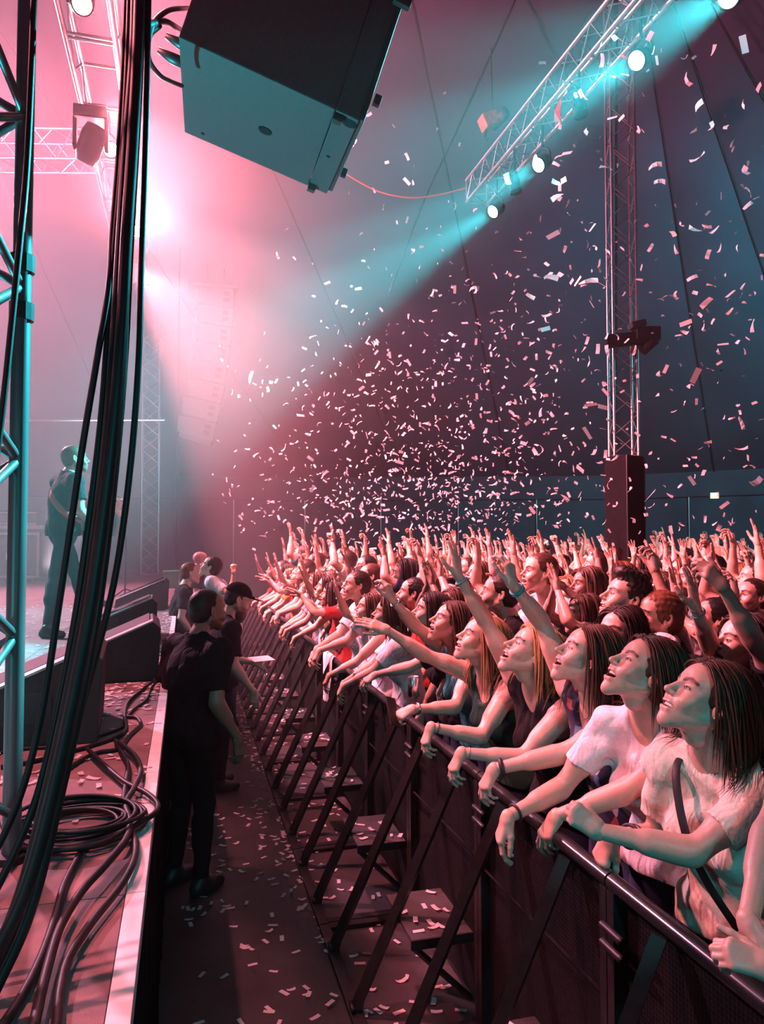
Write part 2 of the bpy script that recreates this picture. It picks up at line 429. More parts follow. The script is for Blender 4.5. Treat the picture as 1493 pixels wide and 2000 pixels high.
def make_head(mouth=1.0, male=False, h=0.0028, brow=(0.05, 0.028, 0.02), eye_open=0.6, smile=0.6, beard=0.0):
    """head in its own frame: x right, y forward, z up, origin between the ears. Returns Geo-like lists"""
    F = Field((-0.1, -0.125, -0.19), (0.1, 0.145, 0.135), h)
    w = 1.04 if male else 1.0
    jd = 0.016 * mouth                                     # jaw drop
    F.add(ell((0, -0.016, 0.036), (0.073*w, 0.094, 0.084)), 0.0)
    F.add(ell((0, 0.036, 0.035), (0.061*w, 0.056, 0.062)), 0.03)
    F.add(ell((0, 0.036, -0.035), (0.056*w, 0.055, 0.068)), 0.035)
    for s in (-1, 1):
        F.add(cap((s*(0.055 if male else 0.051), -0.006, -0.045), (s*(0.018 if male else 0.011), 0.07, -0.098 - jd), 0.019, 0.0125), 0.03)
        F.add(ell((s*0.043*w, 0.058, -0.024), (0.021, 0.024, 0.022)), 0.022)
        F.add(cap((s*0.012, 0.085 if male else 0.083, 0.025), (s*0.045, 0.069, 0.027), 0.010 if male else 0.0085, 0.009 if male else 0.0075), 0.016)
    F.add(ell((0, 0.076, -0.100 - jd), (0.02 if male else 0.0155, 0.016, 0.0145)), 0.02)
    F.add(ell((0, 0.066, -0.06 - jd*0.5), (0.036, 0.03, 0.034)), 0.03)
    # mouth bulge, then eyes sockets
    for s in (-1, 1):
        F.sub(ell((s*0.031, 0.1, 0.003), (0.017, 0.02, 0.0125)), 0.014)
    # nose
    F.add(cap((0, 0.086, 0.018), (0, 0.113, -0.024), 0.0075, 0.0095), 0.012)
    F.add(ell((0, 0.114, -0.027), (0.0095, 0.0105, 0.0085)), 0.008)
    for s in (-1, 1):
        F.add(ell((s*0.0125, 0.1, -0.031), (0.0075, 0.010, 0.007)), 0.008)
        F.sub(ell((s*0.006, 0.108, -0.0385), (0.0035, 0.005, 0.004)), 0.003)
        # lids: ball then slit
        F.add(ell((s*0.031, 0.076, 0.003), (0.0145, 0.0135, 0.0125)), 0.005)
        F.sub(ell((s*0.0315, 0.091, 0.001 + 0.001*eye_open), (0.0125, 0.013, 0.0022 + 0.0048*eye_open)), 0.0015)
        # cheek lift of a smile
        F.add(ell((s*0.036, 0.07, -0.038), (0.018, 0.018, 0.015)), 0.02)
    # lips
    zc = -0.064
    hw = 0.022 + 0.011*smile; op = 0.001 + 0.0115*mouth; yc = 0.080 - 0.013*smile
    up, dn = zc + 0.0035 + op*0.45, zc - 0.0035 - op*1.25
    lip_up = [(-hw, yc, zc + 0.010*smile), (-hw*0.45, 0.095, up + 0.003), (0, 0.0985, up + 0.001), (hw*0.45, 0.095, up + 0.003), (hw, yc, zc + 0.010*smile)]
    lip_dn = [(-hw, yc, zc + 0.010*smile), (-hw*0.5, 0.0905, dn + 0.001), (0, 0.094, dn - 0.001), (hw*0.5, 0.0905, dn + 0.001), (hw, yc, zc + 0.010*smile)]
    for L, r in ((lip_up, 0.0052), (lip_dn, 0.0060)):
        for a, b in zip(L[:-1], L[1:]): F.add(cap(a, b, r, r), 0.009)
    if mouth > 0.05:
        F.sub(ell((0, 0.086, (up + dn)/2 + 0.001), (hw*0.95, 0.034, max(0.0025, (up - dn)/2 - 0.002))), 0.003)
    # ears
    for s in (-1, 1):
        R = rot('Z', s*24) @ rot('X', 12)
        F.add(ell((s*0.0765*w, -0.012, 0.0), (0.0085, 0.0195, 0.032), R), 0.006)
        F.sub(ell((s*0.0835*w, -0.009, 0.004), (0.006, 0.011, 0.019), R), 0.003)
    # neck
    F.add(cap((0, -0.022, -0.05), (0, -0.03, -0.085), 0.052 if male else 0.046, 0.048 if male else 0.042), 0.03)
    v, f = F.mesh()
    col = np.tile(SKIN, (len(v), 1))
    def paint(w8, c):
        nonlocal col
        w8 = np.clip(w8, 0, 1)[:, None]; col = col * (1 - w8) + np.asarray(c) * w8
    for L in (lip_up, lip_dn):
        d = np.min([seg_dist(v, a, b) for a, b in zip(L[:-1], L[1:])], axis=0)
        paint((0.0078 - d) / 0.003 * (v[:, 1] > 0.075), LIP)
    if mouth > 0.05:
        q = (v - [0, 0.086, (up + dn)/2 + 0.001]) / [hw*0.95, 0.034, max(0.0025, (up - dn)/2 - 0.002)]
        inside = (np.linalg.norm(q, axis=1) < 1.1) & (v[:, 1] < 0.0935)
        paint(inside * 1.0, MOUTH)
    for s in (-1, 1):
        pts = [(s*0.014, 0.096, 0.023), (s*0.033, 0.090, 0.031), (s*0.052, 0.072, 0.026)]
        d = np.min([seg_dist(v, a, b) for a, b in zip(pts[:-1], pts[1:])], axis=0)
        paint((0.0074 - d) / 0.003 * 0.95, brow)
        # lash line
        d = np.abs(np.linalg.norm((v - [s*0.0315, 0.085, 0.002]) / [0.0125, 0.02, 0.0035 + 0.0042*eye_open], axis=1) - 1)
        paint((0.40 - d) / 0.25 * ((v[:, 2] > 0.0015) & (v[:, 1] > 0.07)) * 0.95, (0.03, 0.015, 0.015))
        d = np.linalg.norm((v - [s*0.045, 0.065, -0.03]) / [0.025, 0.03, 0.02], axis=1)
        paint((1.1 - d) * 0.25, (0.82, 0.42, 0.36))
    if beard > 0:
        wv = (v[:, 2] < -0.03) & (v[:, 1] > -0.02) & (v[:, 2] > -0.125)
        lipd = np.min([seg_dist(v, a, b) for L in (lip_up, lip_dn) for a, b in zip(L[:-1], L[1:])], axis=0)
        paint(wv * np.clip((-0.03 - v[:, 2]) / 0.02, 0, 1) * np.clip((lipd - 0.006) / 0.004, 0, 1) * beard, brow)
    g = Geo(); g.put(v, f, col, 0)
    for s in (-1, 1):
        P, q = uv_sphere((s*0.031, 0.0772, 0.002), 0.0123, 18, 14)
        look = unit(V3(-s*0.08, 1, 0.10)); dd = np.arccos(np.clip(((P - [s*0.031, 0.0765, 0.002]) / 0.0122) @ look, -1, 1))
        c = np.where(dd[:, None] < 0.34, [0.01, 0.01, 0.01], np.where(dd[:, None] < 0.60, [0.09, 0.07, 0.04], [0.85, 0.82, 0.8]))
        g.put(P, q, c, 1)
    if mouth > 0.05:
        # teeth: two curved strips
        for zt, zb, back, n in ((up + 0.001, up - 0.0105, -0.005, 0), (dn + 0.002, dn + 0.008, 0.006, 1)):
            if n == 1 and mouth < 0.5: continue
            a = np.linspace(-1.15, 1.15, 9)
            ring = np.stack([np.sin(a)*hw*0.9, 0.067 + np.cos(a)*0.024 - back, np.zeros(9)], 1)
            P = []
            for z, dy in ((zt, 0), (zb, -0.001)):
                r = ring.copy(); r[:, 2] = z; r[:, 1] += dy; P.append(r)
            for z, dy in ((zb, -0.006), (zt, -0.006)):
                r = ring.copy(); r[:, 2] = z; r[:, 1] += dy; P.append(r)
            P = np.concatenate(P); q = []
            for k in range(4):
                for i in range(8):
                    q.append((k*9+i, ((k+1) % 4)*9+i, ((k+1) % 4)*9+i+1, k*9+i+1))
            g.put(P, np.array(q), (0.88, 0.84, 0.76), 1)
        P, q = uv_sphere((0, 0.062, dn + 0.004), (0.017, 0.026, 0.006), 10, 7)
        g.put(P, q, (0.55, 0.18, 0.17), 1)
    return g

def make_hand(pose='relaxed', h=0.003, scale=1.0):
    """left hand: wrist at origin, fingers +y, back of hand +z, thumb +x"""
    F = Field((-0.085, -0.045, -0.11), (0.11, 0.215, 0.07), h)
    P = dict(relaxed=(( 25, 35, 25), 3.0, 25), spread=((4, 8, 6), 10, 42), flat=((6, 8, 5), 1.5, 18), fist=((82, 95, 60), 0, 5),
             droop=((32, 30, 20), 3.5, 14), grip=((50, 55, 40), 1, 25), rock=((70, 80, 50), 2, 10), curl=((38, 50, 40), 4, 30))[pose]
    (b1, b2, b3), splay, th = P
    xs = (0.0245, 0.0085, -0.0075, -0.0225)
    ln = ((0.041, 0.025, 0.020), (0.045, 0.028, 0.021), (0.042, 0.026, 0.020), (0.033, 0.020, 0.018))
    ybase = (0.086, 0.090, 0.085, 0.076); rr = (0.0084, 0.0087, 0.0083, 0.0074)
    F.add(cap((0, -0.004, 0), (0, 0.012, 0), 0.0225, 0.0225), 0.0)
    F.add(ell((0.0, 0.0, 0), (0.027, 0.022, 0.018)), 0.015)
    nails = []
    for i in range(4):
        F.add(cap((xs[i]*0.62, 0.012, 0.0), (xs[i], ybase[i]-0.006, 0.001), 0.0135, 0.0115), 0.013)
        p = V3(xs[i], ybase[i]-0.006, 0.0)
        sp = math.radians((1.5 - i) * splay)
        if pose == 'rock' and i in (0, 3): bb = (5, 8, 5)
        elif pose in ('relaxed', 'droop', 'curl'): bb = tuple(x * (0.75 + 0.17 * i) for x in (b1, b2, b3))
        elif pose == 'spread': bb = (b1 + (i*37 % 11) - 4, b2 + (i*53 % 13), b3)
        else: bb = (b1, b2, b3)
        ang = 0
        for j in range(3):
            ang += math.radians(bb[j])
            d = V3(math.sin(sp) * math.cos(ang), math.cos(sp) * math.cos(ang), -math.sin(ang))
            q = p + d * ln[i][j]
            r0 = rr[i] * (1 - 0.08*j); r1 = rr[i] * (1 - 0.08*(j+1))
            F.add(cap(p, q, r0, r1), 0.004 if j else 0.008)
            p = q
    t0 = V3(0.016, 0.016, -0.006); a = math.radians(th)
    if pose == 'fist':
        pts = [t0, V3(0.036, 0.045, -0.022), V3(0.026, 0.072, -0.034), V3(0.004, 0.084, -0.036)]
    else:
        d1 = V3(math.sin(a*1.0 + 0.25), math.cos(a + 0.25), -0.35); d1 = unit(d1)
        d2 = unit(V3(math.sin(a*0.8), math.cos(a*0.8), -0.22)); d3 = unit(V3(math.sin(a*0.55), math.cos(a*0.55), -0.25))
        pts = [t0, t0 + d1*0.044, t0 + d1*0.044 + d2*0.034, t0 + d1*0.044 + d2*0.034 + d3*0.026]
    for j, (r0, r1, k) in enumerate(((0.0155, 0.0115, 0.014), (0.0105, 0.0098, 0.006), (0.0098, 0.0078, 0.004))):
        F.add(cap(pts[j], pts[j+1], r0, r1), k)
    v, f = F.mesh()
    return v * scale, f

_hands = {}
def hand(pose, h):
    if (pose, h) not in _hands: _hands[(pose, h)] = make_hand(pose, h)
    return _hands[(pose, h)]

def ik(S, W, l1, l2, hint):
    S = V3(S); W = V3(W); d = W - S; L = np.linalg.norm(d)
    if L > (l1 + l2) * 0.995: W = S + d / L * (l1 + l2) * 0.995; d = W - S; L = np.linalg.norm(d)
    x = (l1*l1 - l2*l2 + L*L) / (2*L); y = math.sqrt(max(l1*l1 - x*x, 0))
    u = d / L; hh = V3(hint); hh = unit(hh - (hh @ u) * u)
    return S + u*x + hh*y, W

def body_prims(J, female, detail=True):
    """lists of (prim,k) for torso / arms / legs"""
    P, C, N = V3(J['pelvis']), V3(J['chest']), V3(J['neck'])
    r = unit(V3(J['sR']) - V3(J['sL'])); rh = unit(V3(J['hipR']) - V3(J['hipL']))
    up = unit(N - P); fwd = unit(np.cross(up, r))
    R = np.stack([r, fwd, np.cross(r, fwd)], 1); Rh = np.stack([rh, unit(np.cross([0, 0, 1], rh)), [0, 0, 1]], 1)
    b = J.get('build', 1.0)
    T = [(ell(P, (0.168*b, 0.118*b, 0.13), Rh), 0.0), (ell(P*0.45 + C*0.55 - fwd*0.004, (0.128*b if female else 0.14*b, 0.1*b, 0.17), R), 0.06),
         (ell(C + (N - C)*0.05, (0.142*b if female else 0.165*b, 0.108*b, 0.175), R), 0.06)]
    for s, k in ((-1, 'sL'), (1, 'sR')):
        S = V3(J[k]); ins = S - r*s*0.035
        T.append((cap(N - up*0.045 - fwd*0.01, ins, 0.052, 0.05), 0.05))
        T.append((cap(N + up*0.035 - fwd*0.012, S*0.6 + N*0.4 + up*0.005 - fwd*0.01, 0.036, 0.03), 0.04))
        T.append((cap(C + r*s*0.07 + fwd*0.03, ins - up*0.03, 0.07, 0.045), 0.05))
        if female:
            T.append((ell(C + r*s*0.07*b + fwd*0.088*b - up*0.005, (0.06*b, 0.056*b, 0.06*b), R), 0.03))
    A = {}
    for s, S, E, W in ((-1, 'sL', 'eL', 'wL'), (1, 'sR', 'eR', 'wR')):
        S, E, W = V3(J[S]), V3(J[E]), V3(J[W]); g = (0.92 if female else 1.08) * (0.55 + 0.45*b)
        ua = unit(E - S); fa = unit(W - E)
        A[s] = [(ell(S + ua*0.012, (0.054*g, 0.054*g, 0.056*g)), 0.035), (cap(S, E, 0.048*g, 0.037*g), 0.03), (cap(S + ua*0.07, S + ua*0.17, 0.046*g, 0.044*g), 0.03),
                (cap(E, W, 0.036*g, 0.0235*g), 0.015), (cap(E + fa*0.03, E + fa*0.11, 0.040*g, 0.036*g), 0.02)]
    L = []
    for s, H, K, Q in ((-1, 'hipL', 'kL', 'aL'), (1, 'hipR', 'kR', 'aR')):
        H, K, Q = V3(J[H]), V3(J[K]), V3(J[Q])
        L.append((cap(H, K, 0.088*b, 0.056), 0.05)); L.append((cap(K, Q, 0.056, 0.04), 0.03)); L.append((cap(K*0.75 + Q*0.25 - fwd*0.015, K*0.5 + Q*0.5 - fwd*0.012, 0.05, 0.05), 0.03))
    return T, A, L, dict(r=r, up=up, fwd=fwd, R=R, P=P, C=C, N=N)

def bbox(prims, pad):
    lo = np.min([p[0][1] for p in prims], axis=0) - pad; hi = np.max([p[0][2] for p in prims], axis=0) + pad
    return lo, hi

def wrinkle(F, amp, freq, seed=0):
    X = F.ax[0][:, None, None]; Y = F.ax[1][None, :, None]; Z = F.ax[2][None, None, :]
    n = np.sin(X*freq + 1.7*np.sin(Z*freq*0.6 + seed)) * np.sin(Y*freq*0.9 + 1.3*np.sin(Z*freq*0.8 + seed*2)) + 0.6*np.sin(Z*freq*1.3 + 2.1*np.sin(X*freq*0.7) + seed)
    F.F += (amp * n).astype(f32)

def build_body(J, head, o):
    """J joints (person frame), head: Geo, o: options -> dict of Geo: body, shirt, trousers, shoes; and the body Field"""
    female = o.get('female', True); h = o.get('h', 0.009); hh = o.get('hh', 0.003)
    T, A, L, ax = body_prims(J, female)
    g = Geo()
    allp = T + A[-1] + A[1]
    HR, HC = np.asarray(J['headR']), V3(J['headC']); hs = J.get('hscale', 1.0)
    nb = HC + HR @ V3(0, -0.03, -0.06) * hs
    neckp = [(cap(ax['N'] - ax['up']*0.02, nb, 0.05 if female else 0.06, 0.045 if female else 0.054), 0.035)]
    lo, hi = bbox(allp + neckp, 0.03)
    F = Field(lo, hi, h)
    for p, k in T + neckp: F.add(p, k, k + 0.04)
    for s in (-1, 1):
        for p, k in A[s]: F.add(p, k, k + 0.04)
    v, f = F.mesh()
    tone = np.asarray(o.get('tone', (1, 1, 1)))
    g.put(v, f, SKIN * tone, 0)
    for gv, gf, gc, gm in zip(head.v, head.f, head.c, head.m):
        c = gc * tone if gm[0] == 0 else gc
        g.put(gv * hs, gf - gf.min() if False else gf - min(x for x in [gf.min()]), c, int(gm[0]), HR, HC)
    for s, W, H, pose in ((-1, 'wL', 'HL', o.get('poseL', 'relaxed')), (1, 'wR', 'HR', o.get('poseR', 'relaxed'))):
        hv, hf = hand(pose, hh); sc = (0.93 if female else 1.06) * (0.5 + 0.5*J.get('build', 1))
        M = np.asarray(J[H]) * sc
        if s == 1: M = M @ np.diag([-1, 1, 1])
        g.put(hv, hf, SKIN * tone, 0, M, V3(J[W]))
    out = dict(body=g, field=F, ax=ax)
    # shirt
    kind = o.get('shirt', 'tee')
    if kind:
        off = o.get('off', 0.011)
        sl = {'tee': 0.62, 'polo': 0.72, 'tank': 0.0, 'vtank': 0.0, 'vtee': 0.6, 'crop': 0.62, 'long': 1.9}[kind]
        prims = list(T)
        arms = {s: [] for s in (-1, 1)}
        for s, S, E, W in ((-1, 'sL', 'eL', 'wL'), (1, 'sR', 'eR', 'wR')):
            S, E, W = V3(J[S]), V3(J[E]), V3(J[W])
            if sl > 0:
                end = S + (E - S) * min(sl, 1)
                gg = (0.92 if female else 1.08)
                arms[s].append((cut_plane(cap(S, S + (E - S)*1.15, 0.052*gg, 0.046*gg + 0.006), end, E - S) if sl < 1 else cap(S, E, 0.05*gg, 0.043*gg), 0.05))
                arms[s].append((ell(S, (0.054*gg, 0.054*gg, 0.056*gg)), 0.035))
                if sl > 1: arms[s].append((cut_plane(cap(E, W, 0.043*gg, 0.031*gg), W - (W - E)*0.06, W - E), 0.02))
        allp = prims + arms[-1] + arms[1]
        lo, hi = bbox(allp, 0.04); 
        SF = Field(lo, hi, o.get('sh', h))
        for p, k in allp: SF.add(p, k, k + 0.05)
        for p, k in L[:1] + L[3:4]: SF.add(p, k, k + 0.05)
        wrinkle(SF, o.get('wr', 0.0022), 42.0, o.get('seed', 0))
        SF.F -= f32(off)
        SF.F -= f32(0.012) * np.clip((f32(J['pelvis'][2] + 0.1) - SF.ax[2][None, None, :]) / f32(0.12), 0, 1)
        N, fw, up, r = ax['N'], ax['fwd'], ax['up'], ax['r']
        hem = o.get('hem', J['pelvis'][2] - 0.06)
        SF.F = np.maximum(SF.F, f32(hem) - SF.ax[2][None, None, :])
        nk = 0.062 if female else 0.066
        SF.sub(cap(N - up*0.012, N + up*0.3, nk, nk), 0.006)
        if kind in ('vtee', 'vtank'):
            d = 0.17 if kind == 'vtank' else 0.13
            SF.sub(cap(N + fw*0.07 + up*0.02, N + fw*0.13 - up*d, 0.062, 0.008), 0.006)
            SF.sub(cap(N + fw*0.14 + up*0.02, N + fw*0.2 - up*d, 0.062, 0.008), 0.006)
        if kind == 'tank':
            SF.sub(ell(N + fw*0.09 - up*0.05, (0.07, 0.1, 0.075), ax['R']), 0.008)
        if kind in ('tank', 'vtank'):
            SF.sub(ell(N - fw*0.09 - up*0.05, (0.07, 0.08, 0.08), ax['R']), 0.008)
            for s, S, E in ((-1, 'sL', 'eL'), (1, 'sR', 'eR')):
                S, E = V3(J[S]), V3(J[E])
                SF.sub(cap(S + r*s*0.02 - up*0.02, S + unit(E - S)*0.3 + r*s*0.02, 0.078, 0.09), 0.008)
        v, f = SF.mesh(); sg = Geo(); sg.put(v, f, (1, 1, 1), 0); out['shirt'] = sg
    # trousers
    lo, hi = bbox(L + T[:1], 0.03)
    TF = Field(lo, hi, o.get('th', 0.018))
    for p, k in T[:1] + L: TF.add(p, k, k + 0.05)
    TF.F -= f32(0.005)
    wrinkle(TF, 0.002, 35.0, 3)
    TF.F = np.maximum(TF.F, TF.ax[2][None, None, :] - f32(o.get('waist', J['pelvis'][2] - 0.0)))
    v, f = TF.mesh(); tg = Geo(); tg.put(v, f, (1, 1, 1), 0); out['trousers'] = tg
    shoes = []
    for s, Q in ((-1, 'aL'), (1, 'aR')):
        sg = Geo()
        Q = V3(J[Q]); fd = V3(J.get('foot_dir', ax['fwd'])); fd = unit(V3(fd[0], fd[1], 0))
        SFt = Field(Q + [-0.2, -0.2, -0.12], Q + [0.2, 0.2, 0.08], o.get('th', 0.018)*0.7)
        b0 = V3(Q[0], Q[1], Q[2])
        SFt.add(cap(b0, b0 + [0, 0, -0.03], 0.048, 0.048), 0.0)
        SFt.add(cap(b0 + [0, 0, -0.045] - fd*0.035, b0 + [0, 0, -0.045] + fd*0.07, 0.042, 0.044), 0.03)
        SFt.add(cap(b0 + [0, 0, -0.052] + fd*0.05, b0 + [0, 0, -0.052] + fd*0.14, 0.042, 0.036), 0.03)
        SFt.F = np.maximum(SFt.F, f32(Q[2] - 0.085) - SFt.ax[2][None, None, :])
        v, f = SFt.mesh(); sg.put(v, f, (1, 1, 1), 0); shoes.append(sg)
    out['shoes'] = shoes
    return out

def hair_cap(h=0.006, style='long', seed=0, thick=1.0, tuft=0.0):
    """hair mass in head frame"""
    F = Field((-0.13, -0.16, -0.16), (0.13, 0.14, 0.19), h)
    t = 0.010 * thick
    if style == 'bald':
        return None
    F.add(ell((0, -0.020, 0.040), (0.074 + t, 0.094 + t, 0.084 + t)), 0.0)
    if style in ('long', 'tied'):
        F.add(ell((0, -0.062, -0.012), (0.06 + t*0.5, 0.05 + t, 0.07)), 0.04)
    else:
        F.add(ell((0, -0.048, -0.02), (0.066 + t*0.5, 0.052 + t, 0.055)), 0.04)
    if style == 'quiff':
        F.add(ell((0, 0.055, 0.118), (0.055, 0.045, 0.032)), 0.03)
        F.add(ell((0, 0.0, 0.125), (0.062, 0.07, 0.026)), 0.03)
    if style == 'bun':
        F.add(ell((0, -0.09, 0.1), (0.04, 0.04, 0.036)), 0.02)
    # face and sides cut away
    if style in ('long', 'bun', 'tied'):
        F.sub(ell((0, 0.105, -0.03), (0.066, 0.082, 0.115)), 0.012)
        F.sub(ell((0, 0.06, -0.11), (0.085, 0.1, 0.075)), 0.012)
    else:
        F.sub(ell((0, 0.11, -0.02), (0.066, 0.08, 0.092)), 0.012)
        for s in (-1, 1): F.sub(ell((s*0.085, 0.03, -0.06), (0.05, 0.058, 0.075)), 0.012)
        F.sub(ell((0, 0.04, -0.12), (0.12, 0.12, 0.07)), 0.012)
    if tuft > 0:
        X, Y, Z = F.ax[0][:, None, None], F.ax[1][None, :, None], F.ax[2][None, None, :]
        n = np.sin(X*170 + 2*np.sin(Y*90 + seed)) * np.sin(Y*150 + 2*np.sin(Z*80 + seed)) + 0.5*np.sin(Z*190 + X*120)
        F.F += (tuft * n).astype(f32)
    return F.mesh()

def hair_locks(HR, HC, field, n=110, length=0.42, seed=0, hs=1.0, r0=0.0075, behind=0.5, curl=0.0, sides=5, spread=1.0):
    """long locks falling from a parting, pushed out of the head and of the body; person frame"""
    rng = np.random.default_rng(seed)
    HR = np.asarray(HR); HC = V3(HC)
    s = np.where(rng.random(n) < 0.5, -1.0, 1.0)
    y0 = 0.070 - 0.163 * rng.random(n) ** 1.15
    c = V3(0, -0.020, 0.040); rad = V3(0.084, 0.104, 0.094)
    yy = (y0 - c[1]) / rad[1]; z0 = c[2] + rad[2] * np.sqrt(np.clip(1 - yy**2 - 0.01, 0.02, 1))
    p = np.stack([s * 0.006, y0, z0], 1)
    d = np.stack([s * 1.0, -0.35 - 0.5 * rng.random(n), np.full(n, -0.05)], 1)
    d /= np.linalg.norm(d, axis=1, keepdims=True)
    gl = HR.T @ V3(0, 0, -1.0)
    L = length * (0.72 + 0.4 * rng.random(n)); M = 26
    step = (L / (M - 1))[:, None]
    path = np.zeros((n, M, 3)); path[:, 0] = p
    off = 0.002 + 0.010 * rng.random(n) * spread
    ph = rng.random(n) * 6.28
    jit = rng.normal(0, 0.05, (n, 3)) * spread
    for k in range(1, M):
        d = d * 0.80 + gl * 0.24 + jit * 0.25
        if curl: d = d + curl * np.stack([np.sin(k*0.9 + ph), np.cos(k*0.9 + ph), 0*ph], 1)
        d /= np.linalg.norm(d, axis=1, keepdims=True)
        p = p + d * step
        # head ellipsoid
        for it in range(2):
            q = (p - c) / rad; kq = np.linalg.norm(q, axis=1)
            ins = kq < 1 + off * 8
            nn = q / rad; nn /= np.linalg.norm(nn, axis=1, keepdims=True) + 1e-9
            pen = np.clip((1 + off*8 - kq) * 0.085, 0, 0.05)
            p = np.where(ins[:, None], p + nn * pen[:, None], p)
        # keep off the face
        face = (p[:, 1] > 0.036) & (p[:, 2] < 0.062) & (p[:, 2] > -0.14) & (np.abs(p[:, 0]) < 0.085)
        p[:, 1] = np.where(face, p[:, 1] - 0.6*(p[:, 1] - 0.036), p[:, 1])
        p[:, 0] = np.where(face, s * np.maximum(np.abs(p[:, 0]), 0.078), p[:, 0])
        nk = (p[:, 2] < -0.06) & (p[:, 2] > -0.2)
        rr = np.hypot(p[:, 0], p[:, 1] + 0.03); push = nk & (rr < 0.066 + off)
        sc = np.where(push, (0.066 + off) / (rr + 1e-6), 1)
        p[:, 0] *= sc; p[:, 1] = (p[:, 1] + 0.03) * sc - 0.03
        w = p @ HR.T * hs + HC
        if field is not None:
            for it in range(2):
                F, g = field.sample(w)
                need = np.clip(0.016 + off - F, 0, 0.03)[:, None]
                w = w + g * need
        p = (w - HC) @ HR / hs
        path[:, k] = p
        d = path[:, k] - path[:, k-1]; d /= np.linalg.norm(d, axis=1, keepdims=True) + 1e-9
    W = path @ HR.T * hs + HC
    t = np.linspace(0, 1, M)
    prof = (0.75 + 0.5*np.sin(t*np.pi*0.8)) * np.clip((1.02 - t) / 0.35, 0.12, 1)
    rad2 = r0 * prof[None] * (0.6 + 0.7*rng.random(n))[:, None]
    return tubes(W, rad2, sides)
# ------------------------------------------------------------------ the setting
STAGE_Z = 1.19; EDGE_X = -0.0875
def st(o, label=None): return tag(o, label, None, None, 'structure')
st(box('floor', (-0.4, -3.0, -0.1), (20, 30, 0.0), M_FLOOR), 'dark scuffed floor of the pit and audience area')
deck = st(empty('floor_stage'), 'pinkish carpeted stage deck')
for i, y in enumerate(np.arange(-2.0, 24.0, 2.0)):
    for j, x in enumerate((EDGE_X - 0.048, EDGE_X - 1.048, EDGE_X - 2.048)):
        box('deck_panel', (x - 0.996, y + 0.002, STAGE_Z - 0.12), (x, y + 1.998, STAGE_Z), M_DECK, deck, 0.002)
box('deck_panel', (-14, -2.0, STAGE_Z - 0.12), (EDGE_X - 3.05, 24, STAGE_Z), M_DECK, deck)
edge = st(empty('trim_stage_edge'), 'pale strip along the stage edge')
for y in np.arange(-2.0, 24.0, 1.0):
    box('edge_strip', (EDGE_X - 0.046, y + 0.0015, STAGE_Z - 0.05), (EDGE_X, y + 0.9985, STAGE_Z + 0.003), M_EDGE, edge, 0.0025)
# black skirt with soft vertical folds
n = 900; ys = np.linspace(-2, 24, n); fold = 0.012*np.sin(ys*23 + 2*np.sin(ys*3.1)) + 0.006*np.sin(ys*61)
g = Geo(); P = []
for z, k in ((STAGE_Z - 0.05, 0.25), (0.7, 0.8), (0.0, 1.2)):
    P.append(np.stack([EDGE_X - 0.02 + fold*k, ys, np.full(n, z)], 1))
for z, k in ((0.0, 1.2), (STAGE_Z - 0.05, 0.25)):
    P.append(np.stack([EDGE_X - 0.03 + fold*k, ys, np.full(n, z)], 1))
q = [(a*n+i, (a+1)*n+i, (a+1)*n+i+1, a*n+i+1) for a in range(4) for i in range(n-1)]
g.put(np.concatenate(P), np.array(q)); st(mesh_obj('wall_stage_front', g.build('wall_stage_front', M_SKIRT, colors=False)), 'black cloth skirt hanging from the stage edge')

# tent: side walls of canvas panels between poles, and a roof that rises to the middle
def canvas(name, pts_lo, pts_hi, mat, nu=24, sag=0.0, th=0.01, inward=(0, 0, 0)):
    (a, b), (d, c) = (V3(pts_lo[0]), V3(pts_lo[1])), (V3(pts_hi[0]), V3(pts_hi[1]))
    u = np.linspace(0, 1, nu)[:, None, None]; w = np.linspace(0, 1, nu)[None, :, None]
    P = (a*(1-u) + b*u)*(1-w) + (d*(1-u) + c*u)*w
    P[..., 2] -= (sag * 4*u*(1-u) * np.sin(np.pi*np.clip(w, 0, 1)) )[..., 0]
    nrm = unit(np.cross(b - a, d - a)); P2 = P - nrm*th
    V = np.concatenate([P.reshape(-1, 3), P2.reshape(-1, 3)]); q = []
    for s in (0, 1):
        for i in range(nu-1):
            for j in range(nu-1):
                k = s*nu*nu; c4 = [k+i*nu+j, k+(i+1)*nu+j, k+(i+1)*nu+j+1, k+i*nu+j+1]
                q.append(c4 if s == 0 else c4[::-1])
    g = Geo(); g.put(V, np.array(q)); return g.build(name, mat, colors=False)
EAVE = 4.25
ring = [(-13, -3.5), (20, -3.5), (20, 15.0), (14.0, 22.0), (4.0, 25.5), (-13, 25.5)]
walls = ['camera_side', 'audience_far', 'audience', 'audience_back', 'far_side', 'stage_back']
for i, nm in enumerate(walls):
    a, b = ring[i], ring[(i+1) % 6]; L = math.dist(a, b); npan = max(1, round(L/2.6))
    if nm == 'camera_side': continue
    w = st(empty('wall_' + nm), 'dark blue canvas tent wall on the ' + nm.replace('_', ' ') + ' side')
    for k in range(npan):
        p0 = V3(*a, 0)*(1-k/npan) + V3(*b, 0)*(k/npan); p1 = V3(*a, 0)*(1-(k+1)/npan) + V3(*b, 0)*((k+1)/npan)
        mesh_obj('canvas_panel', canvas('canvas_panel', (p0, p1), (p0 + [0, 0, EAVE], p1 + [0, 0, EAVE]), M_TENT, 6), w)
        inw = unit(V3(4, 9, 0) - (p0 + p1)/2)
        rod('wall_pole', p0 + inw*0.06, p0 + inw*0.06 + [0, 0, 3.45], 0.022, M_ALU, w)
    rod('eave_tube', V3(*a, 3.45) + unit(V3(4, 9, 0) - V3(*a, 0))*0.06, V3(*b, 3.45) + unit(V3(4, 9, 0) - V3(*b, 0))*0.06, 0.012, M_STEEL, w)
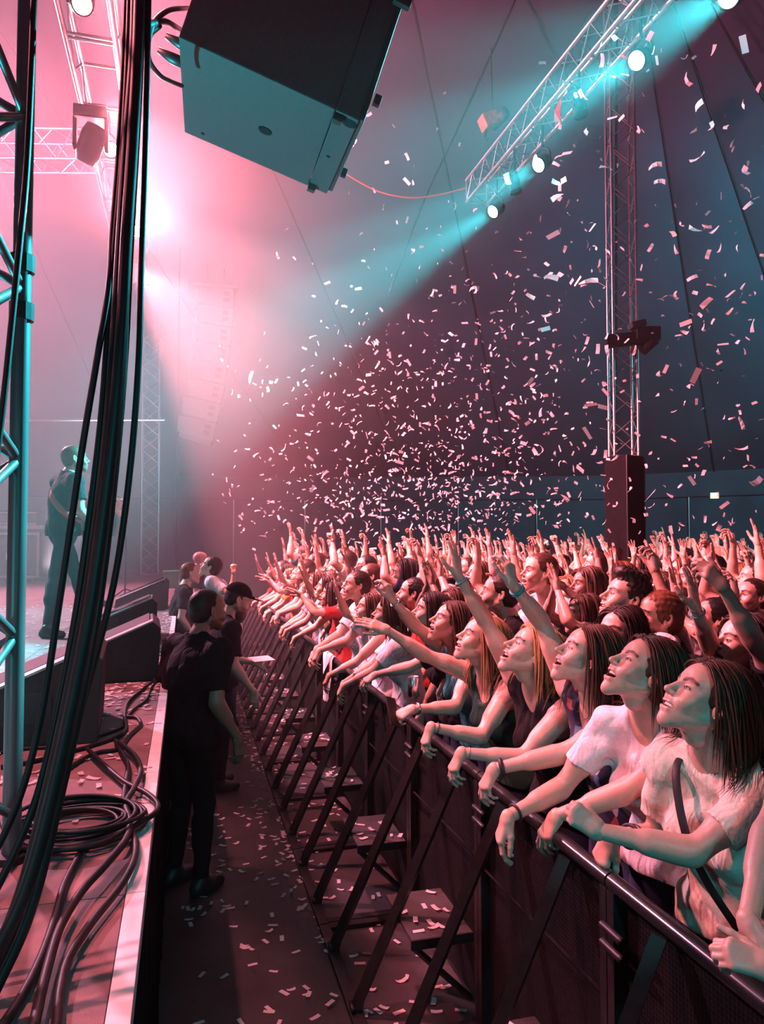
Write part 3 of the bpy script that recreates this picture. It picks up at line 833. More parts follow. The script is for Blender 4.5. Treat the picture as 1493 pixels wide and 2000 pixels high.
roof = st(empty('ceiling'), 'dark canvas tent roof with seams')
RIDGE = [(-5, 2, 12.5), (-5, 2, 12.5), (6.0, 10.5, 13.0), (6.0, 10.5, 13.0), (6.0, 10.5, 13.0), (-5, 12, 13.0)]
top = [(-5, 3, 13.0), (6.65, 3, 13.0), (6.65, 10.2, 13.5), (6.65, 10.2, 13.5), (-5, 12, 13.0), (-5, 12, 13.0)]
for i, nm in enumerate(walls):
    a, b = ring[i], ring[(i+1) % 6]; ta, tb = V3(top[i]), V3(top[(i+1) % 6]); npan = 3
    for k in range(npan):
        f0, f1 = k/npan, (k+1)/npan
        lo0 = V3(*a, EAVE)*(1-f0) + V3(*b, EAVE)*f0; lo1 = V3(*a, EAVE)*(1-f1) + V3(*b, EAVE)*f1
        hi0 = ta*(1-f0) + tb*f0; hi1 = ta*(1-f1) + tb*f1
        mesh_obj('roof_panel', canvas('roof_panel', (lo0, lo1), (hi0, hi1), M_TENT_ROOF, 14, 0.12), roof)
        m = np.array([lo0*(1-t) + hi0*t - np.array([0, 0, 0.0]) for t in np.linspace(0, 1, 10)])
        tube('roof_seam', m - [0, 0, 0.03], 0.02, M_BLACK, roof, 6)
v, f = box_vf((-5, 3, 13.45), (6.65, 12, 13.5)); g = Geo(); g.put(v, f); mesh_obj('roof_panel', g.build('roof_panel', M_TENT_ROOF, False, False), roof)
# haze: thin over the audience, thicker over the stage where it is blown in
gg = Geo(); v, f = box_vf((-12.5, -3.2, 0.004), (13.5, 25.2, 12.4)); gg.put(v, f)
hm = bpy.data.materials.new('stage_haze'); hm.use_nodes = True; N, L = hm.node_tree.nodes, hm.node_tree.links
N.remove(N['Principled BSDF']); vs = N.new('ShaderNodeVolumeScatter'); vs.inputs['Color'].default_value = (1, 1, 1, 1); vs.inputs['Anisotropy'].default_value = 0.3
tc = N.new('ShaderNodeTexCoord'); sx = N.new('ShaderNodeSeparateXYZ'); L.new(tc.outputs['Object'], sx.inputs[0])
def mrange(src, a, b, lo, hi):
    m = N.new('ShaderNodeMapRange'); m.interpolation_type = 'SMOOTHSTEP'; L.new(src, m.inputs['Value'])
    for k, q in (('From Min', a), ('From Max', b), ('To Min', lo), ('To Max', hi)): m.inputs[k].default_value = q
    return m.outputs['Result']
def mth(op, a, b):
    m = N.new('ShaderNodeMath'); m.operation = op
    for i, q in enumerate((a, b)):
        if isinstance(q, (int, float)): m.inputs[i].default_value = q
        else: L.new(q, m.inputs[i])
    return m.outputs[0]
dx = mrange(sx.outputs['X'], -0.5, 3.0, 1.0, 0.0); dy = mrange(sx.outputs['Y'], 3.5, 10.0, 0.0, 1.0)
dz = mrange(sx.outputs['Z'], 2.4, 5.0, 0.0008, 0.0040)      # the thin haze has risen to the roof
L.new(mth('ADD', mth('MULTIPLY', mth('MULTIPLY', dx, dy), 0.023), dz), vs.inputs['Density'])
L.new(vs.outputs[0], N['Material Output'].inputs['Volume'])
tag(mesh_obj('stage_haze', gg.build('stage_haze', hm, False, False)), 'theatrical haze filling the tent, thickest over the stage', 'haze', None, 'stuff')
# ------------------------------------------------------------------ trusses
def truss(name, label, p0, p1, size, up, bay, cr=0.025, br=0.01, mat=None, faces=(0, 1, 2, 3), rungs=False, group=None, cat='truss'):
    """box truss: four chord tubes, zigzag braces on the faces"""
    mat = mat or M_ALU; p0, p1 = V3(p0), V3(p1); d = p1 - p0; L = np.linalg.norm(d)
    t = empty(name, p0); R = frame(d, up)           # local y along, z up, x side
    t.matrix_world = Matrix.Translation(Vector(p0)) @ Matrix([[*R[i], 0] for i in range(3)] + [[0, 0, 0, 1]])
    h = size/2; c = [(-h, -h), (h, -h), (h, h), (-h, h)]
    for x, z in c: rod('chord_tube', (x, 0, z), (x, L, z), cr, mat, t)
    nb = max(1, round(L/bay)); b = L/nb
    for fi in faces:
        (x0, z0), (x1, z1) = c[fi], c[(fi+1) % 4]
        for k in range(nb):
            y = k*b
            if rungs and fi in (0, 2):
                rod('rung_tube', (x0, y, z0), (x1, y, z1), br*1.3, mat, t)
                if fi == 0: rod('rung_tube', (x0, y + 0.06, z0), (x1, y + 0.06, z1), br*1.3, mat, t)
            else:
                rod('brace_tube', (x0, y, z0), (x1, y + b/2, z1), br, mat, t, 6)
                rod('brace_tube', (x1, y + b/2, z1), (x0, y + b, z0), br, mat, t, 6)
    for y in (0, L):
        for i in range(4): rod('end_tube', (c[i][0], y, c[i][1]), (c[(i+1) % 4][0], y, c[(i+1) % 4][1]), br, mat, t, 6)
    tag(t, label, cat, group); return t
# audience truss that carries the teal heads
TX = 3.82; TZ = 6.68 + 0.15
te = at(912, 394, X=3.67)
truss('lighting_truss', 'pink-lit aluminium box truss with teal lamps, rising over the crowd', (TX, te[1], TZ), (TX, 1.2, TZ), 0.30, (0, 0, 1), 0.42, 0.025, 0.009)
# stage-front truss with the pink heads
truss('ladder_truss', 'pale pink ladder-like truss over the stage front, glowing in haze', (-0.86, 2.5, 6.78), (-0.86, 13.5, 6.78), 0.42, (0, 0, 1), 1.05, 0.026, 0.012, rungs=True)
# deep cross truss behind it
a = at(-120, 292, d=11.0); b = at(186, 296, d=11.6)
truss('cross_truss', 'faint horizontal box truss at upper left behind haze', a, b, 0.46, (0, 0, 1), 0.62, 0.024, 0.010)
# far stage tower
tb = at(292, 1122, Z=STAGE_Z)
truss('stage_tower', 'white-lit vertical truss tower standing at far end of stage', tb, tb + [0, 0, 8.6], 0.42, (0, -1, 0), 0.72, 0.028, 0.012)
rod_o = rod('handrail_bar', at(-60, 822, d=17.5), at(322, 820, d=18.2), 0.03, M_ALU); tag(rod_o, 'thin bright horizontal bar crossing behind the stage tower', 'bar')
# tower in the crowd
ct = at(1219, 892, d=11.6); ct_g = V3(ct[0], ct[1], 0)
truss('tent_mast', 'slim pink-lit truss mast rising from the crowd', ct, ct + [0, 0, 9.6], 0.36, (-0.35, -1, 0), 0.66, 0.022, 0.008)
bx = empty('mast_plinth', (ct[0], ct[1], 0)); bx.rotation_euler[2] = 0.35
box('casing', (-0.21, -0.21, 0), (0.21, 0.21, ct[2]), M_SKIRT, bx, 0.01)
for k in (-1, 1): box('corner_batten', (k*0.21 - 0.012, -0.222, 0), (k*0.21 + 0.012, -0.205, ct[2]), M_STEEL, bx)
tag(bx, 'black boxed base of the truss mast among the crowd', 'box')
# near tower at the left edge: one chord and braces towards the left
M_POLE = plain('dull_pole', (0.11, 0.115, 0.12), 0.38, 0.5, noise=0.2, scale=12)
near = empty('scaffold_tower', at(22, 1677, Z=STAGE_Z))
nb0 = np.array(near.location); side = unit(V3(-0.95, 0.30, 0))*0.42; back = unit(V3(-0.25, -0.95, 0))*0.42
for o_ in (V3(0, 0, 0), side, back, side + back):
    rod('chord_tube', o_, o_ + [0, 0, 5.2], 0.0255, M_POLE, near, 16)
    g = tube_geo([o_ + [0, 0, 0.0], o_ + [0, 0, 0.02]], 0.06, 12); mesh_obj('base_plate', g.build('base_plate', M_STEEL, False, False), near)
for k in range(10):
    z = 0.12 + k*0.5
    for o0, dd in ((V3(0, 0, 0), side), (V3(0, 0, 0), back)):
        rod('brace_tube', o0 + [0, 0, z], o0 + dd + [0, 0, z + 0.25], 0.0125, M_POLE, near)
        rod('brace_tube', o0 + dd + [0, 0, z + 0.25], o0 + [0, 0, z + 0.5], 0.0125, M_POLE, near)
for z in (1.52, 1.66):
    g = tube_geo([V3(0, 0, z), V3(0, 0, z + 0.05)], 0.034, 12); mesh_obj('clamp', g.build('clamp', M_STEEL, False, False), near)
tag(near, 'teal-lit aluminium scaffold tower leg at the left edge', 'tower')

# ------------------------------------------------------------------ lamps
def lathe(profile, n=20):
    pr = np.asarray(profile, float); a = np.linspace(0, 2*np.pi, n, endpoint=False)
    P = np.stack([pr[:, None, 0]*np.cos(a), pr[:, None, 0]*np.sin(a), np.repeat(pr[:, None, 1], n, 1)], -1).reshape(-1, 3)
    q = [(i*n+j, i*n+(j+1) % n, (i+1)*n+(j+1) % n, (i+1)*n+j) for i in range(len(pr)-1) for j in range(n)]
    return P, np.array(q)
def lathe_obj(name, profile, mat, parent=None, n=20, smooth=True):
    g = Geo(); P, q = lathe(profile, n); g.put(P, q); return mesh_obj(name, g.build(name, mat, smooth, False), parent)
def lamp_head(label, pos, aim, lens, r=0.085, hang=0.45, group=None, lit=True):
    """yoked par / moving head: local -Z is the beam"""
    t = empty('stage_lamp', pos); aim = unit(aim)
    t.rotation_mode = 'QUATERNION'; t.rotation_quaternion = Vector(aim).to_track_quat('-Z', 'Y')
    lathe_obj('lamp_body', [(0.001, 0.20), (r*0.6, 0.20), (r*0.85, 0.17), (r, 0.10), (r, 0.0), (r*1.08, -0.005), (r*1.08, -0.02), (r*0.93, -0.02), (r*0.93, 0.0)], M_BLACK, t)
    lathe_obj('lens', [(0.001, -0.004), (r*0.5, -0.010), (r*0.92, -0.006), (r*0.92, 0.0)], lens if lit else M_GRILLE, t)
    upl = np.array(t.rotation_quaternion.to_matrix()).T @ V3(0, 0, 1)
    sd = unit(np.cross(upl, [0, 0, 1])) if abs(upl[2]) < 0.99 else V3(1, 0, 0); c = V3(0, 0, 0.08)
    y = tube('yoke', smooth_path([c + sd*r*1.15 - upl*0.02, c + sd*r*1.2 + upl*0.09, c + upl*0.17, c - sd*r*1.2 + upl*0.09, c - sd*r*1.15 - upl*0.02], 24), 0.011, M_STEEL, t, 6)
    rod('hook_clamp', c + upl*0.17, c + upl*hang, 0.014, M_STEEL, t)
    tag(t, label, 'lamp', group); return t
names = ['topmost', 'large bright', 'middle', 'lowest and farthest']
for p, nm in zip(TEAL_HEADS, names):
    lamp_head(f'{nm} teal-white stage lamp under the pink-lit truss', p, TEAL_AIM, M_LENS_TEAL, group='teal lamps on the audience truss')
for (x, y), nm in (((1135, 222), 'upper'), ((1008, 372), 'lower')):
    lamp_head(f'{nm} unlit grey stage lamp hanging under the audience truss', at(x, y, X=3.82), (0.1, -0.2, -1), M_LENS_TEAL, 0.07, lit=False, group='unlit lamps on the audience truss')
for (p, t_, e), nm in zip(PINK_HEADS, ('topmost', 'middle', 'lowest, brightest')):
    lamp_head(f'{nm} pink-white stage lamp on the stage-front truss', p, np.array([0.25, -0.75, -0.45]), M_LENS_PINK, 0.08, group='pink lamps on the stage truss')
# bulky moving head body beside the middle pink lamp
mh = empty('moving_head_lamp', at(178, 235, Z=6.35))
g = Geo(); v, f = box_vf((-0.16, -0.11, -0.02), (0.16, 0.11, 0.1)); g.put(v, f); mesh_obj('lamp_base', bevel(g.build('lamp_base', M_CAB, False, False), 0.015), mh)
o = lathe_obj('lamp_body', [(0.001, 0.2), (0.09, 0.19), (0.12, 0.1), (0.12, -0.1), (0.1, -0.18), (0.001, -0.19)], M_CAB, mh); o.location = (0, 0, -0.25); o.rotation_euler = (0.5, 0.4, 0)
for s in (-1, 1): box('yoke_arm', (s*0.15 - 0.02, -0.05, -0.3), (s*0.15 + 0.02, 0.05, 0.0), M_CAB, mh, 0.01)
tag(mh, 'bulky moving-head stage lamp hanging beside the middle pink lamp', 'lamp')
# fixture cluster on the mast
cl = at(1238, 662, d=11.3); k = empty('mast_fixture', cl); k.rotation_euler[2] = -YAW
box('mounting_plate', (-0.42, -0.05, -0.10), (0.14, 0.05, 0.10), M_BLACK, k, 0.01, rot('Y', -6))
box('housing', (0.02, -0.12, -0.04), (0.38, 0.2, 0.17), M_BLACK, k, 0.02)
box('hood', (-0.02, -0.13, 0.15), (0.20, 0.1, 0.24), M_CASE, k, 0.015, rot('Y', -12))
o = lathe_obj('projector_tube', [(0.001, 0.14), (0.07, 0.14), (0.08, 0.0), (0.095, -0.12), (0.08, -0.12), (0.001, -0.1)], M_BLACK, k); o.location = (0.22, -0.02, -0.1); o.rotation_euler = (0.9, 0.9, 0)
rod('bracket', (0.05, 0, -0.05), (0.02, 0, -0.3), 0.02, M_STEEL, k)
box('gel_flap', (0.0, -0.06, -0.24), (0.11, -0.05, -0.14), plain('amber_gel', (0.75, 0.36, 0.12), 0.5), k, 0.004, rot('Y', 20))
tag(k, 'dark projector fixture clamped halfway up the mast', 'projector')
# hoist with its chain and the drooping cord
hp = at(958, 235, d=12.0); ho = empty('chain_hoist', hp)
box('hoist_body', (-0.16, -0.12, -0.12), (0.1, 0.12, 0.1), plain('hoist_orange_light', (0.45, 0.16, 0.08), 0.5, noise=0.3), ho, 0.02, rot('Z', -YAW) @ rot('Y', -25))  # orange of the light on the hoist put into its body colour
o = lathe_obj('motor_drum', [(0.001, 0.2), (0.09, 0.2), (0.1, 0.15), (0.1, -0.12), (0.001, -0.13)], M_CASE, ho); o.rotation_euler = (1.2, 0.5, 0.3); o.location = (0.12, 0, 0.02)
tube('chain', [(0.03, 0, 0.08), (0.035, 0, 0.5), (0.02, 0, 1.2)], 0.012, M_STEEL, ho, 6)
tube('hook', smooth_path([(-0.06, 0, -0.1), (-0.08, 0, -0.22), (-0.1, 0, -0.3), (-0.05, 0, -0.34)], 14), 0.02, M_STEEL, ho, 6)
tag(ho, 'small orange-lit chain hoist hanging from the roof', 'hoist')
tag(tube('guy_rope', smooth_path([at(1012, -10, d=13.5), at(900, 240, d=13.3), at(830, 390, d=13.2), at(760, 575, d=13.1)], 30), 0.022, M_BLACK), 'dark guy rope slanting across the pink roof', 'rope')
tag(tube('festoon_rope', smooth_path([at(668, 335, d=11), at(735, 372, d=11), at(800, 386, d=11), at(860, 380, d=11), at(915, 366, d=11)], 40), 0.012, plain('red_cord', (0.7, 0.12, 0.08), 0.5)), 'thin red rope drooping between loudspeaker and truss', 'rope')
ex = at(1396, 968, d=17.0); e = empty('exit_light', ex); e.rotation_euler[2] = -YAW - 0.3
box('sign_case', (-0.11, 0.0, -0.09), (0.11, 0.05, 0.09), M_BLACK, e, 0.008); box('lit_face', (-0.085, -0.006, -0.065), (0.085, -0.001, 0.065), M_EXIT, e)
tag(e, 'small yellow-green lit sign on the tent wall', 'sign')

# ------------------------------------------------------------------ loudspeakers
# flown cabinet near the camera, tilted to the audience
RB = rot('Z', 0.15) @ rot('Y', 17.26) @ rot('X', 5.45); A = V3(-0.040, 2.786, 3.945); W, D, Hh = 0.75, 0.797, 0.62
sp = empty('flown_loudspeaker', A); sp.matrix_world = Matrix.Translation(Vector(A)) @ Matrix([[*RB[i], 0] for i in range(3)] + [[0, 0, 0, 1]])
def extr(name, prof, y0, y1, mat, parent, bev=0.004):
    n = len(prof); P = [(x, y0, z) for x, z in prof] + [(x, y1, z) for x, z in prof]
    import bmesh
    bm = bmesh.new(); vs = [bm.verts.new(p) for p in P]
    for i in range(n): bm.faces.new((vs[i], vs[(i+1) % n], vs[n+(i+1) % n], vs[n+i]))
    bm.faces.new(vs[:n][::-1]); bm.faces.new(vs[n:]); bmesh.ops.recalc_face_normals(bm, faces=bm.faces)
    if bev: bmesh.ops.bevel(bm, geom=list(bm.edges), offset=bev, segments=2, affect='EDGES', profile=0.7)
    me = bpy.data.meshes.new(name); bm.to_mesh(me); bm.free(); me.materials.append(mat); return mesh_obj(name, me, parent)
box('cabinet', (0, 0, 0), (W - 0.13, D, Hh), M_CAB, sp, 0.006)
box('front_frame', (W - 0.127, 0.0, 0.0), (W - 0.03, D, Hh), M_CAB, sp, 0.006)
box('grille', (W - 0.03, 0.015, 0.015), (W - 0.008, D - 0.015, Hh - 0.015), M_GRILLE, sp, 0.006)
for y in (0.03, D - 0.03):
    box('rigging_lug', (W - 0.13, y - 0.02, -0.03), (W - 0.09, y + 0.02, 0.02), M_STEEL, sp, 0.006)
    box('rigging_lug', (W + 0.0, y - 0.015, 0.10), (W + 0.03, y + 0.015, 0.14), M_STEEL, sp, 0.006)
box('rigging_lug', (W - 0.05, -0.03, 0.48), (W + 0.02, 0.0, 0.52), M_STEEL, sp, 0.006)
lathe_o = lathe_obj('pole_socket', [(0.001, 0.003), (0.022, 0.003), (0.03, -0.001), (0.031, 0.004), (0.001, 0.006)], M_SKIRT, sp); lathe_o.location = (0.37, 0.42, -0.004)
for x, y in ((0.09, 0.72), (0.66, 0.4)):
    o = lathe_obj('screw_plug', [(0.001, -0.003), (0.009, -0.003), (0.01, 0.002)], M_SKIRT, sp, 10); o.location = (x, y, 0)
# recessed hand hole edge near the front
o = lathe_obj('handle_hole', [(0.001, -0.002), (0.03, -0.002), (0.034, 0.002)], M_SKIRT, sp, 16); o.location = (0.69, 0.05, -0.001)
for z, dz in ((0.14, 0.0), (0.05, 0.0)):
    b_ = V3(-0.02, 0.25 + z*0.5, z)
    g = tube_geo([b_ + [0.03, 0, 0], b_ + [-0.03, 0, 0], b_ + [-0.09, -0.005, 0.005]], [0.022, 0.022, 0.013], 12); mesh_obj('cable_plug', g.build('cable_plug', M_BLACK, True, False), sp)
tag(sp, 'large dark loudspeaker cabinet flown overhead, tilted to the audience', 'loudspeaker')
# line array at the far side: eight boxes in a curve
la = empty('line_array', at(430, 575, d=18.0)); la.rotation_euler[2] = 0.0
ang = 0.02; pz = V3(0, 0, 0)
box('fly_frame', (-0.75, -0.5, 0.02), (0.42, 0.5, 0.10), M_CAB, la, 0.01)
for k in range(8):
    ang_k = math.radians(2 + 1.6*k)
    R = rot('Y', math.degrees(ang_k)); H8 = 0.455
    c = empty('array_box', pz); c.parent = la; c.rotation_euler[1] = ang_k
    extr('cabinet', [(-0.56, -0.04), (0.30, 0.0), (0.30, -H8 + 0.01), (-0.50, -H8 + 0.06)], -0.5, 0.5, M_CASE, c)
    box('grille', (0.302, -0.48, -H8 + 0.025), (0.335, 0.48, -0.015), M_GRILLE, c, 0.01)
    for zz in (-0.13, -0.28): box('handle_slot', (0.06, -0.512, zz - 0.05), (0.20, -0.498, zz + 0.05), M_BLACK, c)
    pz = pz + R @ V3(0, 0, -H8)
for x in (-0.3, 0.1): rod('chain', (x, 0, 0.1), (x, 0, 4.5), 0.02, M_STEEL, la)
rod('cable_drop', (-0.95, -0.3, 3.5), (-0.95, -0.3, -7.5), 0.02, M_RUBBER, la)
tag(la, 'curved column of eight loudspeaker boxes hanging in pink haze', 'loudspeaker')
# stage wedges
M_GLARE_EDGE = plain('glare_grey_edge', (0.42, 0.38, 0.37), 0.6, noise=0.3, scale=25)  # trim edge made pale, glare on the lit wedge top put into its colour
def wedge(label, xr, y, L=0.62, s=1.0, turn=0.0):
    t = empty('monitor_wedge', (xr, y, STAGE_Z)); t.rotation_euler[2] = turn
    b = [(0.0, 0.0), (0.015, 0.33*s), (-0.03*s, 0.37*s), (-0.60*s, 0.13*s), (-0.62*s, 0.0)]
    extr('cabinet', b, 0.0, L, M_CAB, t, 0.008)
    a0, a1 = V3(-0.05*s, 0, 0.363*s), V3(-0.58*s, 0, 0.139*s)
    dv = unit(a1 - a0); nrm = V3(dv[2], 0, -dv[0]); nrm = nrm if nrm[2] > 0 else -nrm
    v, f = box_vf((0, 0.13, 0), (np.linalg.norm(a1 - a0), L - 0.03, 0.012)); R = np.stack([dv, [0, 1, 0], nrm], 1)
    g = Geo(); g.put(v, f, R=R, t=a0); mesh_obj('grille', g.build('grille', M_GRILLE, False, False), t)
    for x in (-0.22*s, -0.36*s):
        box('handle_recess', (x - 0.05*s, -0.004, 0.09*s), (x + 0.05*s, 0.004, 0.21*s), M_BLACK, t, 0.003)
    v, f = box_vf((-0.02, 0.0, 0), (np.linalg.norm(a1 - a0) + 0.02, 0.125, 0.010)); g = Geo(); g.put(v, f, R=R, t=a0); mesh_obj('baffle_trim', g.build('baffle_trim', M_GLARE_EDGE, False, False), t)
    tag(t, label, 'loudspeaker', 'monitor wedges along the stage edge'); return t
wedge('nearest dark monitor wedge beside the coiled cables', -0.36, 3.50, 0.62, 1.1, 0.06)
wedge('monitor wedge with pink-lit top close to the stage edge', -0.155, 4.95, 0.62, 1.0, 0.05)
wedge('third monitor wedge behind the pink-topped one', -0.24, 6.9, 0.62, 1.0, 0.04)
wedge('farthest monitor wedge near the white tower', -0.2, 9.9, 0.62, 1.05, 0.02)
# flight case stack at the stage left
fc = at(62, 1136, Z=STAGE_Z); t = empty('flight_case', fc); t.rotation_euler[2] = -0.1
box('case_body', (-0.9, -0.35, 0.1), (0.22, 0.35, 1.05), M_CASE, t, 0.01)
for z0, z1 in ((0.10, 0.15), (1.0, 1.05)): box('edge_rail', (-0.92, -0.362, z0), (0.24, -0.345, z1), M_ALU, t)
for x in (-0.9, 0.19): box('edge_rail', (x, -0.364, 0.10), (x + 0.05, -0.346, 1.05), M_ALU, t)
box('badge', (-0.42, -0.36, 0.48), (-0.10, -0.348, 0.62), M_PVC, t); box('badge_symbol', (-0.35, -0.366, 0.515), (-0.27, -0.358, 0.585), M_CASE, t); box('badge_symbol', (-0.24, -0.366, 0.515), (-0.16, -0.358, 0.585), M_CASE, t)
box('lid', (-0.95, -0.38, 1.12), (0.3, 0.38, 1.2), M_ALU, t, 0.01)
for x in (-0.8, 0.1): rod('caster', (x, -0.25, 0.05), (x, -0.2, 0.05), 0.05, M_BLACK, t)
tag(t, 'dark flight case with bright metal edges at the back of stage', 'flight case')
t = empty('amplifier', fc + [0.0, 0.05, 1.2]); t.rotation_euler[2] = -0.1
box('amp_body', (-0.9, -0.3, 0.0), (0.15, 0.3, 0.32), M_CASE, t, 0.015); box('amp_trim', (-0.9, -0.312, 0.26), (0.15, -0.3, 0.29), M_ALU, t); box('amp_trim', (-0.9, -0.312, 0.02), (0.15, -0.3, 0.05), M_ALU, t)
tag(t, 'grey amplifier standing on the flight case', 'amplifier')
# small green bin by the tower and a microphone stand
gb = at(332, 1148, Z=STAGE_Z); t = empty('green_crate', gb); box('crate_body', (-0.12, -0.15, 0), (0.16, 0.15, 0.3), plain('green_plastic', (0.05, 0.35, 0.2), 0.5), t, 0.01); box('rim', (-0.13, -0.16, 0.28), (0.17, 0.16, 0.32), plain('green_rim', (0.06, 0.4, 0.22), 0.5), t, 0.005)
tag(t, 'small green crate at the stage edge by the tower', 'crate')
ms = at(244, 1165, Z=STAGE_Z); t = empty('microphone_stand', ms)
rod('pole', (0, 0, 0.02), (0, 0, 1.5), 0.012, M_STEEL, t); rod('boom', (0, 0, 1.5), (-0.35, 0.1, 1.72), 0.01, M_STEEL, t)
for k in range(3):
    a_ = k*2.1; rod('leg', (0, 0, 0.12), (0.3*math.cos(a_), 0.3*math.sin(a_), 0.01), 0.01, M_STEEL, t)
o = lathe_obj('microphone', [(0.001, 0.1), (0.02, 0.09), (0.026, 0.06), (0.02, 0.03), (0.014, -0.06), (0.001, -0.06)], M_BLACK, t, 12); o.location = (-0.37, 0.1, 1.74); o.rotation_euler = (0.3, -1.0, 0)
tag(t, 'thin microphone stand beside the far performer', 'microphone stand')
# ------------------------------------------------------------------ cables
def cable(name, pts, r, label, sides=8, n=60, group=None):
    o = tube(name, smooth_path(pts, n), r, M_RUBBER, None, sides); return tag(o, label, 'cable', group)
HANG = 'cables hanging in front of the stage'
def hang(px, d0, d1, r, label):
    m = len(px); cable('hanging_cable', [at(x, y, d=d0 + (d1 - d0)*i/(m-1)) for i, (x, y) in enumerate(px)], r, label, 10, 70, HANG)
hang([(68, -60), (62, 120), (52, 330), (38, 480), (22, 640), (6, 790), (-16, 960)], 1.75, 1.7, 0.0075, 'single black cable hanging in front of the left tower leg')
hang([(249, -60), (243, 100), (232, 300), (220, 450), (213, 560), (190, 700), (160, 880), (120, 1150), (80, 1400), (30, 1580), (-60, 1760)], 1.9, 1.5, 0.0075, 'leftmost thin cable of the hanging bundle')
hang([(256, -60), (250, 120), (240, 300), (225, 480), (212, 640), (197, 830), (170, 1050), (140, 1250), (88, 1500), (40, 1640), (-40, 1800)], 1.88, 1.5, 0.0085, 'second cable from the left in the hanging bundle')
hang([(274, -60), (269, 100), (258, 300), (247, 470), (238, 640), (222, 830), (196, 1050), (164, 1260), (110, 1520), (50, 1740), (-30, 1900)], 1.8, 1.35, 0.0135, 'thickest black cable in the middle of the hanging bundle')
hang([(266, -60), (262, 100), (247, 300), (236, 480), (224, 680), (206, 900), (178, 1120), (140, 1330), (90, 1560), (36, 1760), (-50, 1960)], 1.84, 1.4, 0.0125, 'thick black cable behind the thickest one of the bundle')
hang([(279, -60), (273, 120), (262, 330), (252, 500), (243, 680), (228, 870), (204, 1090), (174, 1290), (120, 1540), (60, 1780), (-20, 1960)], 1.86, 1.42, 0.0105, 'glossy black cable along the right of the thick bundle')
hang([(291, -60), (288, 130), (283, 330), (276, 520), (271, 700), (256, 900), (228, 1110), (188, 1280), (140, 1450), (84, 1680), (10, 1860), (-60, 1990)], 1.85, 1.45, 0.0075, 'rightmost separate cable arcing down beside the bundle')
# loops to the flown cabinet
Lp = at
cable('speaker_cable', [at(262, 62, d=1.85), at(292, 48, d=2.1), at(322, 42, d=2.5), at(352, 58, d=2.9)], 0.011, 'short cable plugged into the flown loudspeaker at the top', 8, 30)
cable('speaker_cable', [at(286, 90, d=1.9), at(300, 45, d=2.2), at(330, 20, d=2.5), at(368, 16, d=2.9)], 0.0085, 'cable loop curving over the top plug of the loudspeaker', 8, 30)
cable('speaker_cable', [at(312, 50, d=2.3), at(292, 72, d=2.35), at(291, 115, d=2.45), at(312, 147, d=2.6), at(336, 160, d=2.8), at(356, 168, d=2.9)], 0.0085, 'cable loop drooping to the lower plug of the loudspeaker', 8, 36)
# cables lying on the deck
ZF = STAGE_Z + 0.012
def floor_cable(px, r, label, lift=0.0, n=70): r *= 0.82; cable('floor_cable', [at(x, y, Z=ZF + lift + (r - 0.011)) for x, y in px], r, label, 8, n, 'cables on the stage deck')
floor_cable([(2, 1498), (60, 1488), (130, 1470), (180, 1456), (225, 1440), (246, 1425), (244, 1395), (252, 1370), (275, 1350), (300, 1332), (325, 1326)], 0.011, 'long floor cable snaking up to the second wedge')
floor_cable([(248, 1400), (262, 1385), (285, 1368), (296, 1345), (310, 1325)], 0.010, 'short floor cable running beside the edge strip under the wedge')
floor_cable([(110, 1540), (112, 1520), (150, 1490), (190, 1470), (232, 1462), (250, 1440), (262, 1428), (275, 1415), (268, 1402), (250, 1400)], 0.011, 'floor cable knotted in front of the near wedge')
floor_cable([(170, 1462), (205, 1495), (245, 1528), (285, 1548), (308, 1570), (300, 1590), (262, 1612), (215, 1640), (160, 1655), (90, 1660), (40, 1655)], 0.011, 'floor cable looping out over the pale edge strip', 0.02)
floor_cable([(225, 1445), (238, 1470), (250, 1495), (246, 1530), (242, 1570), (250, 1600), (264, 1640), (262, 1680), (236, 1730), (180, 1800), (135, 1870), (118, 1930), (108, 2020)], 0.012, 'rightmost thick cable running down to the picture bottom', 0.01, 90)
floor_cable([(232, 1450), (262, 1475), (275, 1505), (262, 1540), (246, 1570), (254, 1605), (246, 1640), (205, 1690), (160, 1740), (118, 1810), (90, 1900), (62, 2020)], 0.013, 'middle thick cable crossing the coil to the picture bottom', 0.022, 90)
floor_cable([(170, 1640), (150, 1680), (125, 1730), (108, 1790), (80, 1870), (40, 1950), (-20, 2040)], 0.012, 'left thick cable leading from the coil to the corner', 0.0)
floor_cable([(105, 1530), (120, 1555), (150, 1572), (190, 1580)], 0.010, 'short teal-lit cable end entering the coil')
floor_cable([(0, 1470), (50, 1462), (110, 1458), (160, 1446), (210, 1432), (240, 1420)], 0.009, 'thin floor cable in the teal light by the wedge')
floor_cable([(300, 1330), (316, 1300), (320, 1285), (312, 1278)], 0.010, 'cable loop behind the pink-topped wedge')
# coil
rng = np.random.default_rng(4); cc = at(150, 1617, Z=ZF)
pts = []
NT = 11; KS = 420
for k in range(KS):
    a_ = k/KS*NT*2*math.pi; rr = 0.150 + 0.026*math.sin(a_*0.37 + 1) + 0.016*math.sin(a_*0.139*3)
    pts.append((cc[0] + 0.014*math.sin(a_*0.21) + rr*math.cos(a_)*1.12, cc[1] + 0.014*math.cos(a_*0.17) + rr*math.sin(a_)*1.0, ZF + 0.004 + 0.05*k/KS*(0.6 + 0.4*math.sin(a_*0.5))))
tag(tube('coiled_cable', pts, 0.0068, M_RUBBER, None, 6), 'round coil of black cable lying on the stage deck', 'cable')
